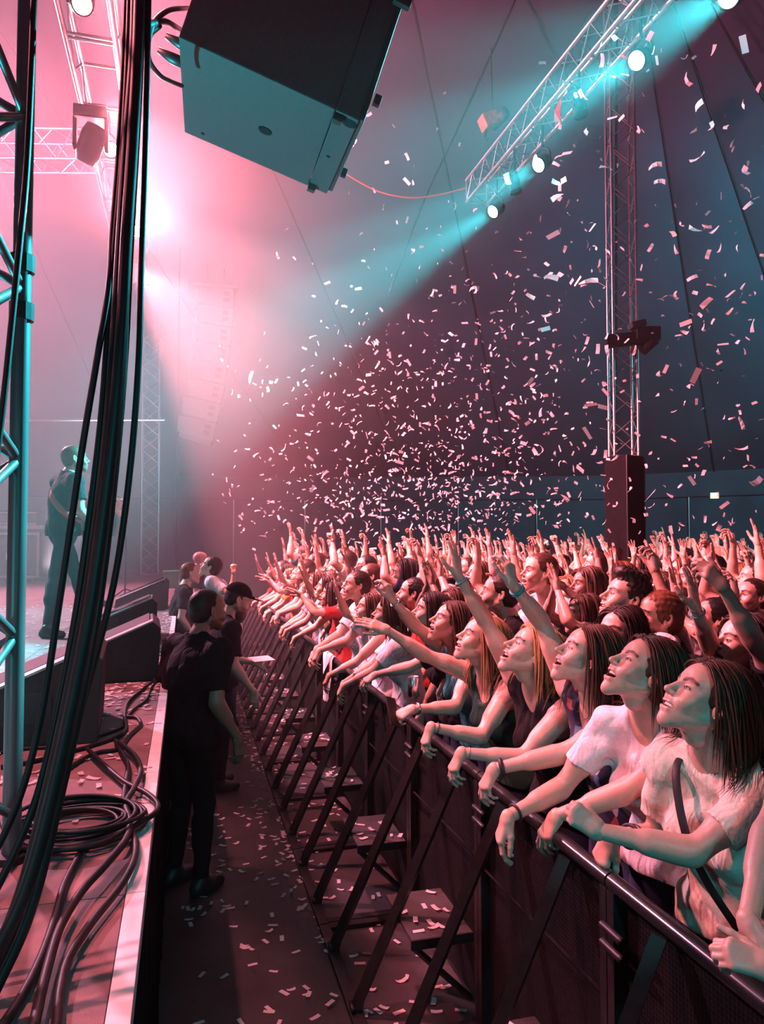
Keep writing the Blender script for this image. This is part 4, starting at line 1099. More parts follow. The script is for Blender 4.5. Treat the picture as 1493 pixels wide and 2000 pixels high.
# ------------------------------------------------------------------ crowd barrier, one section per metre
RAIL_X, RAIL_Z, FOOT_X = 1.235, 1.10, 0.745
M_PERF = plain('perforated_sheet', (0.007, 0.0075, 0.008), 0.6, 0.0, noise=0.3, scale=40, spec=0.12)
m, N, L, b = M_PERF, M_PERF.node_tree.nodes, M_PERF.node_tree.links, M_PERF.node_tree.nodes['Principled BSDF']
vo = N.new('ShaderNodeTexVoronoi'); vo.inputs['Scale'].default_value = 70; vo.inputs['Randomness'].default_value = 0.0
tc = N.new('ShaderNodeTexCoord'); bp = N.new('ShaderNodeBump'); bp.inputs['Strength'].default_value = 0.8; bp.inputs['Distance'].default_value = 0.004
L.new(tc.outputs['Object'], vo.inputs['Vector']); L.new(vo.outputs['Distance'], bp.inputs['Height']); L.new(bp.outputs['Normal'], b.inputs['Normal'])
def sqbar(name, pts, w, parent, mat=None):
    """square tube along a polyline"""
    return mesh_obj(name, tube_geo(np.asarray(pts, float), w*0.7071, 4).build(name, mat or M_STEEL, False, False), parent)
base_y = at(707, 1970, Z=0.03)[1]
Y0 = base_y - 0.25 - 2.0
M_RAIL = plain('painted_rail', (0.03, 0.031, 0.033), 0.22, 0.4, noise=0.2)
proto = empty('crowd_barrier')
def make_barrier():
    t = proto
    rod('top_rail', (RAIL_X, 0.004, RAIL_Z - 0.03), (RAIL_X, 0.996, RAIL_Z - 0.03), 0.025, M_RAIL, t, 16)
    box('panel', (RAIL_X + 0.02, 0.03, 0.06), (RAIL_X + 0.032, 0.97, RAIL_Z - 0.06), M_PERF, t)
    for y in (0.02, 0.98): box('upright', (RAIL_X - 0.02, y - 0.018, 0.0), (RAIL_X + 0.03, y + 0.018, RAIL_Z - 0.05), M_STEEL, t, 0.003)
    for y in (0.25, 0.75):
        # flat strut: foot stub then lean
        sqbar('strut', [(FOOT_X, y, 0.02), (FOOT_X + 0.012, y, 0.07), (RAIL_X - 0.015, y, RAIL_Z - 0.06)], 0.040, t)
        g = tube_geo([(FOOT_X - 0.018, y - 0.03, 0.045), (FOOT_X - 0.018, y + 0.03, 0.045)], 0.012, 8); mesh_obj('hinge_bolt', g.build('hinge_bolt', M_STEEL, True, False), t)
    box('foot_rail', (FOOT_X - 0.03, 0.004, 0.0), (FOOT_X + 0.025, 0.996, 0.03), M_STEEL, t, 0.004)
    for y in (0.03, 0.97): box('ground_bar', (FOOT_X + 0.02, y - 0.025, 0.0), (RAIL_X - 0.02, y + 0.025, 0.035), M_STEEL, t, 0.003)
    box('step_plate', (0.94, 0.05, 0.385), (RAIL_X - 0.022, 0.47, 0.40), M_FLOOR, t, 0.003); box('step_lip', (0.935, 0.045, 0.36), (RAIL_X - 0.022, 0.055, 0.40), M_STEEL, t)
    sqbar('step_brace', [(0.945, 0.06, 0.37), (RAIL_X - 0.03, 0.06, 0.12)], 0.02, t)
    sqbar('panel_brace', [(RAIL_X - 0.005, 0.05, 0.72), (RAIL_X - 0.005, 0.95, 0.70)], 0.009, t, M_SKIRT)
    box('floor_plate', (FOOT_X + 0.03, 0.01, 0.001), (RAIL_X + 0.9, 0.99, 0.012), M_FLOOR, t)
    for z in (0.95, 0.9): rod('latch_pin', (RAIL_X - 0.035, 0.90, z), (RAIL_X - 0.035, 1.0, z), 0.012, M_STEEL, t)
    return t
make_barrier()
def copy_tree(o, parent=None):
    c = o.copy(); COL.objects.link(c); c.parent = parent
    if parent is not None: c.matrix_parent_inverse = o.matrix_parent_inverse
    for ch in list(o.children): copy_tree(ch, c)
    return c
ORD = ['first', 'second', 'third', 'fourth', 'fifth', 'sixth', 'seventh', 'eighth', 'ninth', 'tenth', 'eleventh', 'twelfth', 'thirteenth', 'fourteenth']
NB = 13
for i in range(NB):
    o = proto if i == 0 else copy_tree(proto)
    o.location = (0, Y0 + i*1.0, 0)
    tag(o, f'black steel crowd barrier section, {ORD[i]} from the near end', 'barrier', 'crowd barrier sections')
# ------------------------------------------------------------------ people
H_OPEN = make_head(0.95, smile=1.0, eye_open=0.4)
H_LAUGH = make_head(0.7, smile=1.0, eye_open=0.35)
H_SMILE = make_head(0.45, smile=1.1, eye_open=0.5)
H_CALM = make_head(0.0, smile=0.2, eye_open=0.8)
H_MAN = make_head(0.55, male=True, smile=0.7, eye_open=0.6)
H_MANB = make_head(0.0, male=True, smile=0.1, eye_open=0.8, beard=0.6)
FAR_H = 0.006
L_OPEN = make_head(1.0, smile=0.9, eye_open=0.6, h=0.005); L_CALM = make_head(0.25, smile=0.8, eye_open=0.8, h=0.005)
L_MAN = make_head(0.7, male=True, smile=0.8, h=0.005); L_MANB = make_head(0.3, male=True, h=0.005, beard=0.7)

HAIRC = dict(dark=(0.022, 0.012, 0.009), brown=(0.060, 0.028, 0.017), auburn=(0.15, 0.055, 0.028), blonde=(0.42, 0.27, 0.13), fair=(0.27, 0.15, 0.075), black=(0.010, 0.009, 0.010), grey=(0.2, 0.19, 0.18))
SHIRTC = dict(white=(0.86, 0.86, 0.88), beige=(0.88, 0.85, 0.70), black=(0.009, 0.009, 0.011), green=(0.02, 0.07, 0.055), navy=(0.02, 0.03, 0.08), grey=(0.22, 0.22, 0.24), red=(0.45, 0.04, 0.04), floral=(0.025, 0.03, 0.06), pink=(0.75, 0.35, 0.4), orange=(0.7, 0.22, 0.06), olive=(0.12, 0.11, 0.05), teal=(0.03, 0.2, 0.22))
JEANS = [(0.03, 0.045, 0.09), (0.012, 0.012, 0.014), (0.08, 0.09, 0.13), (0.02, 0.02, 0.03)]

def person_frame(phi):
    """facing: phi=0 looks to the stage (-x); positive turns towards +y"""
    f = V3(-math.cos(math.radians(phi)), math.sin(math.radians(phi)), 0); return f, np.cross(f, [0, 0, 1.0])
def head_rot(phi, tilt, roll=0):
    f, r = person_frame(phi); R0 = np.stack([r, f, [0, 0, 1.0]], 1); return R0 @ rot('X', tilt) @ rot('Y', roll)
def body_joints(HC, phi, tilt=20, lean=0.12, head_phi=None, sw=0.165, build=1.0, hs=1.0, roll=0, stance=None):
    HC = V3(HC); f, r = person_frame(phi); u = V3(0, 0, 1.0)
    hphi = phi if head_phi is None else head_phi
    HR = head_rot(hphi, tilt, roll)
    N = HC - f*(0.055 + 0.0008*(20 - tilt)) - u*0.165*hs
    C = N - u*0.215 - f*(0.05 + lean*0.35)
    z0 = 0.0 if stance is None else stance
    legs = N[2] - 0.02 - z0
    P = N - u*(0.49*min(1.0, (N[2]-z0)/1.42)) - f*(0.06 + lean)
    J = dict(pelvis=P, chest=C, neck=N, sL=N - u*0.05 - r*sw - f*0.01, sR=N - u*0.05 + r*sw - f*0.01, headR=HR, headC=HC, build=build, hscale=hs)
    b = P*1.0; b[2] = z0
    for s, k in ((-1, 'L'), (1, 'R')):
        J['hip' + k] = P - u*0.05 + r*s*0.09; J['k' + k] = V3(*(P + r*s*0.1 + f*0.03)[:2], z0 + (P[2]-z0)*0.53); J['a' + k] = V3(*(P + r*s*0.12 - f*0.01)[:2], z0 + 0.085)
    J['f'], J['r'] = f, r
    return J
LIMB = {True: (0.285, 0.25), False: (0.295, 0.262)}
def arm(J, k, wrist, hint, hdir, hback, female=True, lift=0.0):
    """k L/R; wrist target; elbow hint; hand direction and back-of-hand direction (world)"""
    l1, l2 = LIMB[female]; b = 1.0
    J['s' + k] = J['s' + k] + V3(0, 0, lift)
    E, W = ik(J['s' + k], wrist, l1*b, l2*b, hint); J['e' + k], J['w' + k] = E, W
    J['H' + k] = frame(hdir if hdir is not None else W - E, hback)
def rest_arm(J, k, female=True, out=0.09, fwd=0.08):
    s = -1 if k == 'L' else 1; S = J['s' + k]; arm(J, k, S + V3(0, 0, -0.5) + J['r']*s*out + J['f']*fwd, -J['f'], V3(0, 0, -1) + J['f']*0.15, J['r']*s, female)
def acc_band(name, J, k, mat, at_t=0.05, r=0.027, w=0.006, color=None, flat=1.0):
    """a band round the forearm near the wrist"""
    W, E = J['w' + k], J['e' + k]; d = unit(E - W); c = W + d*at_t; R = frame(d, V3(0.3, 0.1, 1)); a = np.linspace(0, 2*np.pi, 25)
    pts = [c + r*(math.cos(t)*R[:, 0] + math.sin(t)*R[:, 2]) for t in a]
    return tube_geo(pts, w, 6, False).build(name, mat, True, False)

def place_person(J, head, o, label, colors, group=None, hair='long', hairkw=None, base=None, extra=(), legs=True):
    """colors: dict(skin, hair, shirt, trousers)"""
    r = build_body(J, head, o); base = V3(J['pelvis'][0], J['pelvis'][1], 0) if base is None else base
    p = mesh_obj('person', r['body'].build('person', [M_SKIN, M_EYE], offset=base), None, base, colors.get('skin', (1, 1, 1)))
    tag(p, label, 'person', group)
    kids = []
    if 'shirt' in r: kids.append(mesh_obj('shirt', r['shirt'].build('shirt', o.get('shirt_mat', M_CLOTH), colors=False, offset=base), p, color=SHIRTC[colors['shirt']]))
    if legs:
        mesh_obj('trousers', r['trousers'].build('trousers', M_DENIM, colors=False, offset=base), p, color=colors.get('trousers', JEANS[0]))
        for sg in r['shoes']: mesh_obj('shoe', sg.build('shoe', M_SHOE, colors=False, offset=base), p)
    g = Geo(); hk = dict(hairkw or {}); hres = hk.pop('res', 0.005)
    style = hair
    if style != 'bald':
        v, f = hair_cap(hres, style, hk.pop('seed', 1), hk.pop('thick', 1.0), hk.pop('tuft', 0.0015))
        g.put(v * J['hscale'], f, (1, 1, 1), 0, J['headR'], J['headC'])
        if style == 'long':
            hk['n'] = int(hk.get('n', 230)*2.2); hk['r0'] = hk.get('r0', 0.005)*0.62; hk.setdefault('sides', 4)
            P, q = hair_locks(J['headR'], J['headC'], r['field'], hs=J['hscale'], **hk); g.put(P, q)
        mesh_obj('hair', g.build('hair', M_HAIR, colors=False, offset=base), p, color=HAIRC[colors['hair']])
    if o.get('earring'):
        P, q = uv_sphere(J['headC'] + np.asarray(J['headR']) @ V3(-0.083, -0.004, -0.030), 0.0055, 10, 8); ge = Geo(); ge.put(P, q)
        extra = list(extra) + [('earring', ge.build('earring', M_SILVER, True, False), None)]
    for name, me, col in extra:
        oo = mesh_obj(name, me, p, -base, col)
    return p

# ---- front row heroes
DROOP = dict(hdir=(-0.30, 0.05, -0.95), hback=(-0.95, -0.25, 0.30))
def P3(x, y, X): return at(x, y, X=X)
M_BAND = plain('dark_band', (0.02, 0.02, 0.025), 0.5); M_TEALBAND = plain('teal_band', (0.05, 0.35, 0.4), 0.5); M_SILVER = plain('silver', (0.7, 0.7, 0.72), 0.25, 1.0)
near = dict(h=0.008, hh=0.0027, sh=0.0062, earring=True)

# beige-top woman, nearest to the camera
J = body_joints(P3(1376, 1372, 1.47), -20, 34, 0.10, head_phi=10, build=1.1)
arm(J, 'L', P3(1168, 1622, 1.13), V3(0.1, -0.6, -1), V3(-0.75, 0.35, 0.55), V3(-0.35, -0.9, 0.3))
arm(J, 'R', P3(1192, 1632, 1.26), V3(0.7, 0.5, -1), V3(-0.35, 0.1, -0.9), V3(-0.9, -0.3, 0.25))
ex = [('armband', acc_band('armband', J, 'R', M_BAND, 0.10, 0.034, 0.006), None), ('armband', acc_band('armband', J, 'R', M_BAND, 0.125, 0.0355, 0.003), None)]
N_, f_, r_ = J['neck'], J['f'], J['r']
strap = smooth_path([N_ + r_*0.09 - f_*0.03 + [0, 0, 0.005], N_ + r_*0.075 + f_*0.07 - [0, 0, 0.03], N_ + r_*0.04 + f_*0.115 - [0, 0, 0.12], N_ + f_*0.13 - [0, 0, 0.22], N_ - r_*0.03 + f_*0.09 - [0, 0, 0.33], N_ - r_*0.09 + f_*0.04 - [0, 0, 0.45]], 30)
P_, q_ = tubes(strap[None], np.full((1, len(strap)), 0.012), 8, 0.22); gs = Geo(); gs.put(P_, q_); ex.append(('bag_strap', gs.build('bag_strap', M_BAND, True, False), None))
place_person(J, H_SMILE, dict(near, female=True, shirt='tee', poseL='fist', poseR='droop', wr=0.0045), 'woman in a beige tee with black strap, nearest smiling face at the rail', dict(shirt='beige', hair='brown', skin=(1, 0.98, 0.97)), 'front row fans', 'long', dict(n=330, length=0.40, seed=5, r0=0.0045), extra=ex)
# white V-neck woman
J = body_joints(P3(1256, 1314, 1.50), -24, 36, 0.12, head_phi=8, build=1.08)
arm(J, 'L', P3(1012, 1632, 1.13), V3(0.3, -0.5, -1), V3(-0.5, 0.12, -0.85), V3(-0.85, -0.25, 0.45))
arm(J, 'R', P3(992, 1596, 1.08), V3(0.2, 0.6, -1), V3(-0.35, 0.05, -0.93), V3(-0.92, 0.1, 0.35))
ex = [('bracelet', acc_band('bracelet', J, 'R', M_BAND, 0.035, 0.029, 0.005), None)]
place_person(J, H_OPEN, dict(near, female=True, shirt='vtee', poseL='droop', poseR='droop', wr=0.0045, seed=2), 'laughing woman in a white V-neck tee with both hands over the rail', dict(shirt='white', hair='brown', skin=(1, 0.97, 0.95)), 'front row fans', 'long', dict(n=300, length=0.36, seed=8, r0=0.0047), extra=ex)
# floral top woman, far arm raised
J = body_joints(P3(1146, 1284, 1.50), -12, 28, 0.10, head_phi=12)
arm(J, 'R', P3(1001, 1140, 1.27), V3(0.6, 0.5, -0.3), V3(-0.14, 0.05, 1), V3(0.5, -0.85, 0), lift=0.07)
arm(J, 'L', P3(955, 1506, 1.10), V3(0.3, -0.4, -1), V3(-0.45, 0.1, -0.88), V3(-0.88, -0.2, 0.42))
ex = [('bracelet', acc_band('bracelet', J, 'R', M_TEALBAND, 0.035, 0.0285, 0.004), None), ('bracelet', acc_band('bracelet', J, 'R', M_TEALBAND, 0.048, 0.0285, 0.0035), None), ('watch', acc_band('watch', J, 'L', M_BAND, 0.03, 0.0275, 0.009), None)]
M_FLORAL = plain('floral_print', (0.02, 0.025, 0.05), 0.85)
nt = M_FLORAL.node_tree; tcx = nt.nodes.new('ShaderNodeTexCoord'); vx = nt.nodes.new('ShaderNodeTexVoronoi'); vx.inputs['Scale'].default_value = 26
rx = nt.nodes.new('ShaderNodeValToRGB'); rx.color_ramp.interpolation = 'CONSTANT'
for pos, c in ((0.0, (0.02, 0.025, 0.06, 1)), (0.62, (0.35, 0.10, 0.10, 1)), (0.74, (0.45, 0.5, 0.6, 1)), (0.82, (0.02, 0.03, 0.07, 1)), (0.92, (0.08, 0.2, 0.3, 1))):
    e_ = rx.color_ramp.elements[0] if pos == 0.0 else rx.color_ramp.elements.new(pos); e_.color = c
sx = nt.nodes.new('ShaderNodeSeparateColor'); nt.links.new(tcx.outputs['Object'], vx.inputs['Vector']); nt.links.new(vx.outputs['Color'], sx.inputs['Color']); nt.links.new(sx.outputs['Red'], rx.inputs['Fac']); nt.links.new(rx.outputs['Color'], nt.nodes['Principled BSDF'].inputs['Base Color'])
place_person(J, H_OPEN, dict(near, female=True, shirt='tank', shirt_mat=M_FLORAL, poseL='droop', poseR='curl', seed=4), 'brown-haired woman in a dark floral top, one arm raised with teal bracelets', dict(shirt='floral', hair='brown'), 'front row fans', 'long', dict(n=280, length=0.42, seed=11), extra=ex)
# blonde in black V-neck tank, far arm raised
J = body_joints(P3(1036, 1276, 1.46), -16, 34, 0.12, head_phi=6)
arm(J, 'R', P3(893, 1120, 1.20), V3(0.6, 0.5, -0.3), V3(-0.06, 0.05, 1), V3(0.6, -0.8, 0), lift=0.09)
arm(J, 'L', P3(902, 1470, 1.10), V3(0.4, -0.4, -1), V3(-0.45, 0.05, -0.88), V3(-0.88, -0.2, 0.42))
ex = [('bracelet', acc_band('bracelet', J, 'R', M_TEALBAND, 0.035, 0.0285, 0.0045), None), ('bracelet', acc_band('bracelet', J, 'L', M_SILVER, 0.03, 0.0255, 0.0012), None)]
place_person(J, H_OPEN, dict(near, female=True, shirt='vtank', poseL='droop', poseR='spread', seed=6), 'blonde woman in a black V-neck tank with one arm straight up', dict(shirt='black', hair='blonde'), 'front row fans', 'long', dict(n=280, length=0.36, seed=21), extra=ex)
# fair-haired woman in dark green top reaching forward
J = body_joints(P3(938, 1252, 1.44), -10, 26, 0.12, head_phi=4)
arm(J, 'R', P3(748, 1226, 0.98), V3(0.1, 0.1, -1), V3(-0.9, 0.1, 0.35), V3(-0.2, -0.75, 0.6), lift=0.02)
arm(J, 'L', P3(842, 1420, 1.10), V3(0.4, -0.4, -1), V3(-0.35, 0.0, -0.93), V3(-0.92, -0.2, 0.35))
ex = [('bracelet', acc_band('bracelet', J, 'L', M_BAND, 0.03, 0.0265, 0.002), None)]
place_person(J, H_LAUGH, dict(near, female=True, shirt='tank', poseL='droop', poseR='flat', seed=7), 'fair-haired woman in dark green top reaching a flat hand forward', dict(shirt='green', hair='fair'), 'front row fans', 'long', dict(n=260, length=0.44, seed=31), extra=ex)
# brown-haired woman, arm raised to the left with white bracelet
J = body_joints(P3(880, 1218, 1.47), -6, 24, 0.12, head_phi=2)
arm(J, 'R', P3(764, 1168, 1.12), V3(0.1, 0.1, -1), V3(-0.3, 0.05, 1), V3(0.6, -0.75, 0.1), lift=0.04)
arm(J, 'L', P3(806, 1385, 1.14), V3(0.4, -0.5, -1), V3(-0.8, 0.1, -0.4), V3(-0.3, -0.6, 0.8))
ex = [('bracelet', acc_band('bracelet', J, 'R', M_SILVER, 0.035, 0.0275, 0.004), None), ('bracelet', acc_band('bracelet', J, 'L', M_SILVER, 0.03, 0.0265, 0.007), None)]
WR6 = J['wL'].copy()
place_person(J, H_OPEN, dict(near, female=True, shirt='tank', poseL='grip', poseR='curl', seed=9), 'brown-haired woman singing, white-banded arm raised to the stage', dict(shirt='teal', hair='brown'), 'front row fans', 'long', dict(n=240, length=0.42, seed=41), extra=ex)
# dark-haired woman behind
J = body_joints(P3(842, 1196, 1.56), 5, 14, 0.08, head_phi=10)
rest_arm(J, 'R'); arm(J, 'L', P3(700, 1330, 1.12), V3(0.4, -0.5, -1), V3(-0.8, 0.1, -0.5), V3(-0.4, -0.4, 0.8))
place_person(J, H_CALM, dict(near, female=True, shirt='tee', poseL='droop', seed=12), 'dark-haired woman with closed mouth leaning at the rail', dict(shirt='black', hair='dark'), 'front row fans', 'long', dict(n=160, length=0.36, seed=43))
J = body_joints(P3(806, 1160, 1.78), 10, 10, 0.05, head_phi=18, hs=1.05)
rest_arm(J, 'R'); rest_arm(J, 'L')
place_person(J, H_CALM, dict(near, female=True, shirt='tee', seed=13), 'person with slicked-back dark hair and ear showing, second row', dict(shirt='red', hair='black'), 'second row fans', 'tied', dict(thick=0.9))
# quiff man
J = body_joints(P3(1222, 1172, 2.0), 0, 22, 0.05, head_phi=10, sw=0.19, hs=0.98)
rest_arm(J, 'L', False); rest_arm(J, 'R', False)
place_person(J, H_MAN, dict(near, female=False, shirt='tee', seed=14), 'young man with a dark quiff looking up, white tee', dict(shirt='white', hair='dark', skin=(1, 0.93, 0.9)), 'second row fans', 'quiff', dict(tuft=0.003, thick=1.15))
# woman with hair tied up
J = body_joints(P3(1284, 1208, 2.1), 4, 8, 0.05, head_phi=6, hs=1.0)
rest_arm(J, 'L'); rest_arm(J, 'R')
place_person(J, H_CALM, dict(near, female=True, shirt='tee', seed=15), 'woman with auburn hair tied up watching behind the white tee', dict(shirt='black', hair='auburn', skin=(0.98, 0.9, 0.85)), 'second row fans', 'bun', dict(tuft=0.002, thick=1.1))
# head of dark hair between the floral top and the white tee
J = body_joints(P3(1212, 1240, 1.92), -10, 12, 0.05, head_phi=-15)
rest_arm(J, 'L'); rest_arm(J, 'R')
place_person(J, H_CALM, dict(near, female=True, shirt='tee', seed=16), 'dark-haired woman half hidden behind the white-tee woman', dict(shirt='navy', hair='dark'), 'second row fans', 'long', dict(n=200, length=0.36, seed=51))
# owner of the two tall raised arms at the right
J = body_joints(at(1452, 1262, d=2.95), 10, 18, 0.05, sw=0.18, build=1.0, hs=1.0)
arm(J, 'R', at(1325, 1128, d=2.72), V3(-0.1, 0.3, -1), V3(-0.06, 0.1, 1), V3(0.5, -0.85, 0), lift=0.06)
arm(J, 'L', at(1392, 1112, d=2.62), V3(0.3, -0.3, -1), V3(-0.55, 0.2, 0.65), V3(-0.2, -0.9, 0.4), lift=0.06)
ex = [('bracelet', acc_band('bracelet', J, 'R', M_TEALBAND, 0.03, 0.0285, 0.0035), None)]
place_person(J, H_OPEN, dict(near, female=True, shirt='tee', poseL='curl', poseR='spread', seed=17), 'dark-haired fan with both arms raised high behind the beige-top woman', dict(shirt='black', hair='dark'), 'second row fans', 'long', dict(n=200, length=0.4, seed=53), extra=ex)
# arms at the right edge of the picture
J = body_joints(at(1640, 1330, X=1.52), 0, 12, 0.10)
arm(J, 'R', P3(1432, 1880, 1.12), V3(-0.3, 0.9, -0.2), V3(-0.1, -0.5, -0.85), V3(-0.95, 0.2, 0.1))
arm(J, 'L', P3(1492, 1905, 1.16), V3(0.3, -0.8, -0.4), V3(-0.75, 0.55, 0.2), V3(-0.4, -0.6, 0.7))
place_person(J, H_CALM, dict(near, female=True, shirt='tank', poseL='grip', poseR='droop', seed=18), 'fan at the picture edge, one hand gripping the other forearm', dict(shirt='black', hair='dark'), 'front row fans', 'long', dict(n=120, length=0.4, seed=57))

# phone in the hand of the singing woman, white cup, white cloth on the rail
ph = empty('smartphone', WR6 + V3(-0.10, 0.02, -0.01)); ph.rotation_euler = (1.1, 0.3, 0.6)
box('phone_body', (-0.038, -0.075, -0.004), (0.038, 0.075, 0.004), M_BLACK, ph, 0.003); box('screen', (-0.034, -0.070, 0.0041), (0.034, 0.070, 0.0046), M_GRILLE, ph)
tag(ph, 'dark smartphone held over the rail by the singing woman', 'phone')
can = empty('drink_can', P3(808, 1342, 1.22)); lathe_obj('can_body', [(0.001, -0.055), (0.026, -0.055), (0.032, -0.045), (0.032, 0.05), (0.027, 0.06)], M_SILVER, can, 18); lathe_obj('can_top', [(0.027, 0.06), (0.026, 0.056), (0.001, 0.056)], M_ALU, can, 18)
tag(can, 'small silver drink can held at the rail', 'can')

# white cloth slung over the rail further down
cy0 = at(642, 1330, X=RAIL_X - 0.03)[1]; uu = np.linspace(-0.5, 0.5, 12); ww = np.linspace(0, 1, 14); rows = []
for w_ in ww:
    drop = w_*0.36 - 0.04; half = 0.20*(1 - 0.25*w_)
    for u_ in uu:
        fold = 0.018*math.sin(u_*16 + w_*3)*w_; tip = 0.09*w_*abs(math.sin(u_*6.5))
        rows.append((RAIL_X - 0.03*min(1, w_*6) - 0.012 - fold, cy0 + u_*half*2, RAIL_Z - 0.002 - max(0, drop) - tip + 0.012*(w_ < 0.15)))
qd = [(a*12+b_, a*12+b_+1, (a+1)*12+b_+1, (a+1)*12+b_) for a in range(13) for b_ in range(11)]
V_ = np.array(rows); gcl = Geo(); gcl.put(np.concatenate([V_, V_ + [0.004, 0, 0]]), np.array(qd + [tuple(x + len(V_) for x in q_[::-1]) for q_ in qd]))
tag(mesh_obj('white_cloth', gcl.build('white_cloth', M_CLOTH, True, False), None, (0, 0, 0), (0.85, 0.83, 0.84)), 'white cloth hanging over the rail beside folded arms', 'cloth')
# ------------------------------------------------------------------ people further back: a few built poses, copied with their own colours
def variant(idx, female, kind, head, hair, shirt, poses, tilt=12, hk=None):
    HC = V3(0, 0, 1.58 if female else 1.68)
    J = body_joints(HC, 0, tilt, 0.04, sw=0.165 if female else 0.19, hs=1.0 if female else 1.05)
    f, r = J['f'], J['r']; u = V3(0, 0, 1)
    def up(k, out, fw, zz, hd=None):
        s = -1 if k == 'L' else 1; S = J['s' + k]
        arm(J, k, S + r*s*out + f*fw + u*zz, r*s*0.8 + f*0.3 - u*0.5, hd if hd is not None else u + f*0.15 + r*s*0.1, -f + u*0.1, female, lift=0.05)
    def rail(k, dy=0.0):
        s = -1 if k == 'L' else 1; W = J['neck'] + f*0.40 - u*0.36 + r*(s*0.07 + dy)
        arm(J, k, W, r*s*0.6 - u, f*0.45 - u*0.85, f*0.85 + u*0.4, female)
    if kind == 'both': up('L', 0.12, 0.12, 0.50); up('R', 0.10, 0.14, 0.49)
    elif kind == 'wide': up('L', 0.28, 0.12, 0.40); up('R', 0.24, 0.16, 0.42)
    elif kind == 'right': up('R', 0.06, 0.24, 0.44); rail('L')
    elif kind == 'left': up('L', 0.06, 0.2, 0.46); rail('R')
    elif kind == 'reach': up('R', 0.0, 0.42, 0.20, f + u*0.5); up('L', 0.05, 0.38, 0.24, f + u*0.6)
    elif kind == 'clap': up('L', -0.13, 0.24, 0.38); up('R', -0.13, 0.24, 0.38)
    elif kind == 'rail': rail('L', 0.02); rail('R', -0.02)
    elif kind == 'railup': rail('L', 0.02); up('R', 0.05, 0.32, 0.36)
    elif kind == 'phone': up('R', 0.0, 0.24, 0.22); up('L', 0.0, 0.24, 0.22)
    o = dict(female=female, h=0.012, hh=0.0045, sh=0.0115, th=0.026, shirt=shirt, poseL=poses[0], poseR=poses[1], seed=idx)
    rr = build_body(J, head, o); base = V3(0, 0, 0)
    # stand the figure on its feet
    d = dict(kind=kind, female=female, hair=hair, shirt=shirt)
    off = V3(J['pelvis'][0], J['pelvis'][1], 0)
    d['body'] = rr['body'].build('person', [M_SKIN, M_EYE], offset=off); d['shirt_me'] = rr['shirt'].build('shirt', M_CLOTH, colors=False, offset=off)
    d['legs'] = rr['trousers'].build('trousers', M_DENIM, colors=False, offset=off)
    if hair != 'bald':
        g = Geo(); v, ff = hair_cap(0.008, hair, idx, 1.05, 0.002); g.put(v*J['hscale'], ff, (1, 1, 1), 0, J['headR'], J['headC'])
        if hair == 'long':
            P, q = hair_locks(J['headR'], J['headC'], rr['field'], n=90, length=0.36, seed=idx, hs=J['hscale'], r0=0.008, sides=4); g.put(P, q)
        d['hair_me'] = g.build('hair', M_HAIR, colors=False, offset=off)
    d['off'] = off; return d
VAR = [variant(0, True, 'both', L_OPEN, 'long', 'tank', ('spread', 'spread'), 18),
       variant(1, True, 'right', L_OPEN, 'long', 'tee', ('droop', 'spread'), 14),
       variant(2, False, 'both', L_MAN, 'short', 'tee', ('spread', 'curl'), 14),
       variant(3, False, 'left', L_MANB, 'short', 'tee', ('fist', 'droop'), 12),
       variant(4, True, 'wide', L_CALM, 'bun', 'tank', ('curl', 'spread'), 16),
       variant(5, True, 'reach', L_OPEN, 'long', 'vtee', ('flat', 'spread'), 10),
       variant(6, False, 'clap', L_MAN, 'quiff', 'tee', ('flat', 'flat'), 10),
       variant(7, True, 'left', L_OPEN, 'tied', 'tank', ('curl', 'relaxed'), 14),
       variant(8, False, 'wide', L_MANB, 'bald', 'tee', ('rock', 'fist'), 12),
       variant(9, True, 'clap', L_CALM, 'long', 'tee', ('flat', 'flat'), 8),
       variant(10, False, 'reach', L_MAN, 'short', 'tank', ('spread', 'flat'), 10),
       variant(11, True, 'rail', L_OPEN, 'long', 'tee', ('droop', 'droop'), 12),
       variant(12, False, 'rail', L_MAN, 'short', 'tee', ('droop', 'droop'), 10),
       variant(13, True, 'railup', L_OPEN, 'long', 'tank', ('droop', 'spread'), 14),
       variant(14, False, 'phone', L_MANB, 'short', 'tee', ('curl', 'grip'), 6)]
POSE_TXT = dict(both='both arms raised', wide='arms flung wide', right='one arm raised', left='one arm up', reach='hands reaching out', clap='clapping overhead', rail='arms lowered', railup='one hand up', phone='hands before face')
GARM = dict(tank='tank top', tee='tee', vtee='V-neck tee')
HAIR_TXT = dict(long='long {} hair', short='short {} hair', bun='a {} bun', tied='tied {} hair', quiff='a {} quiff', bald='a bald head')
used_labels = {}
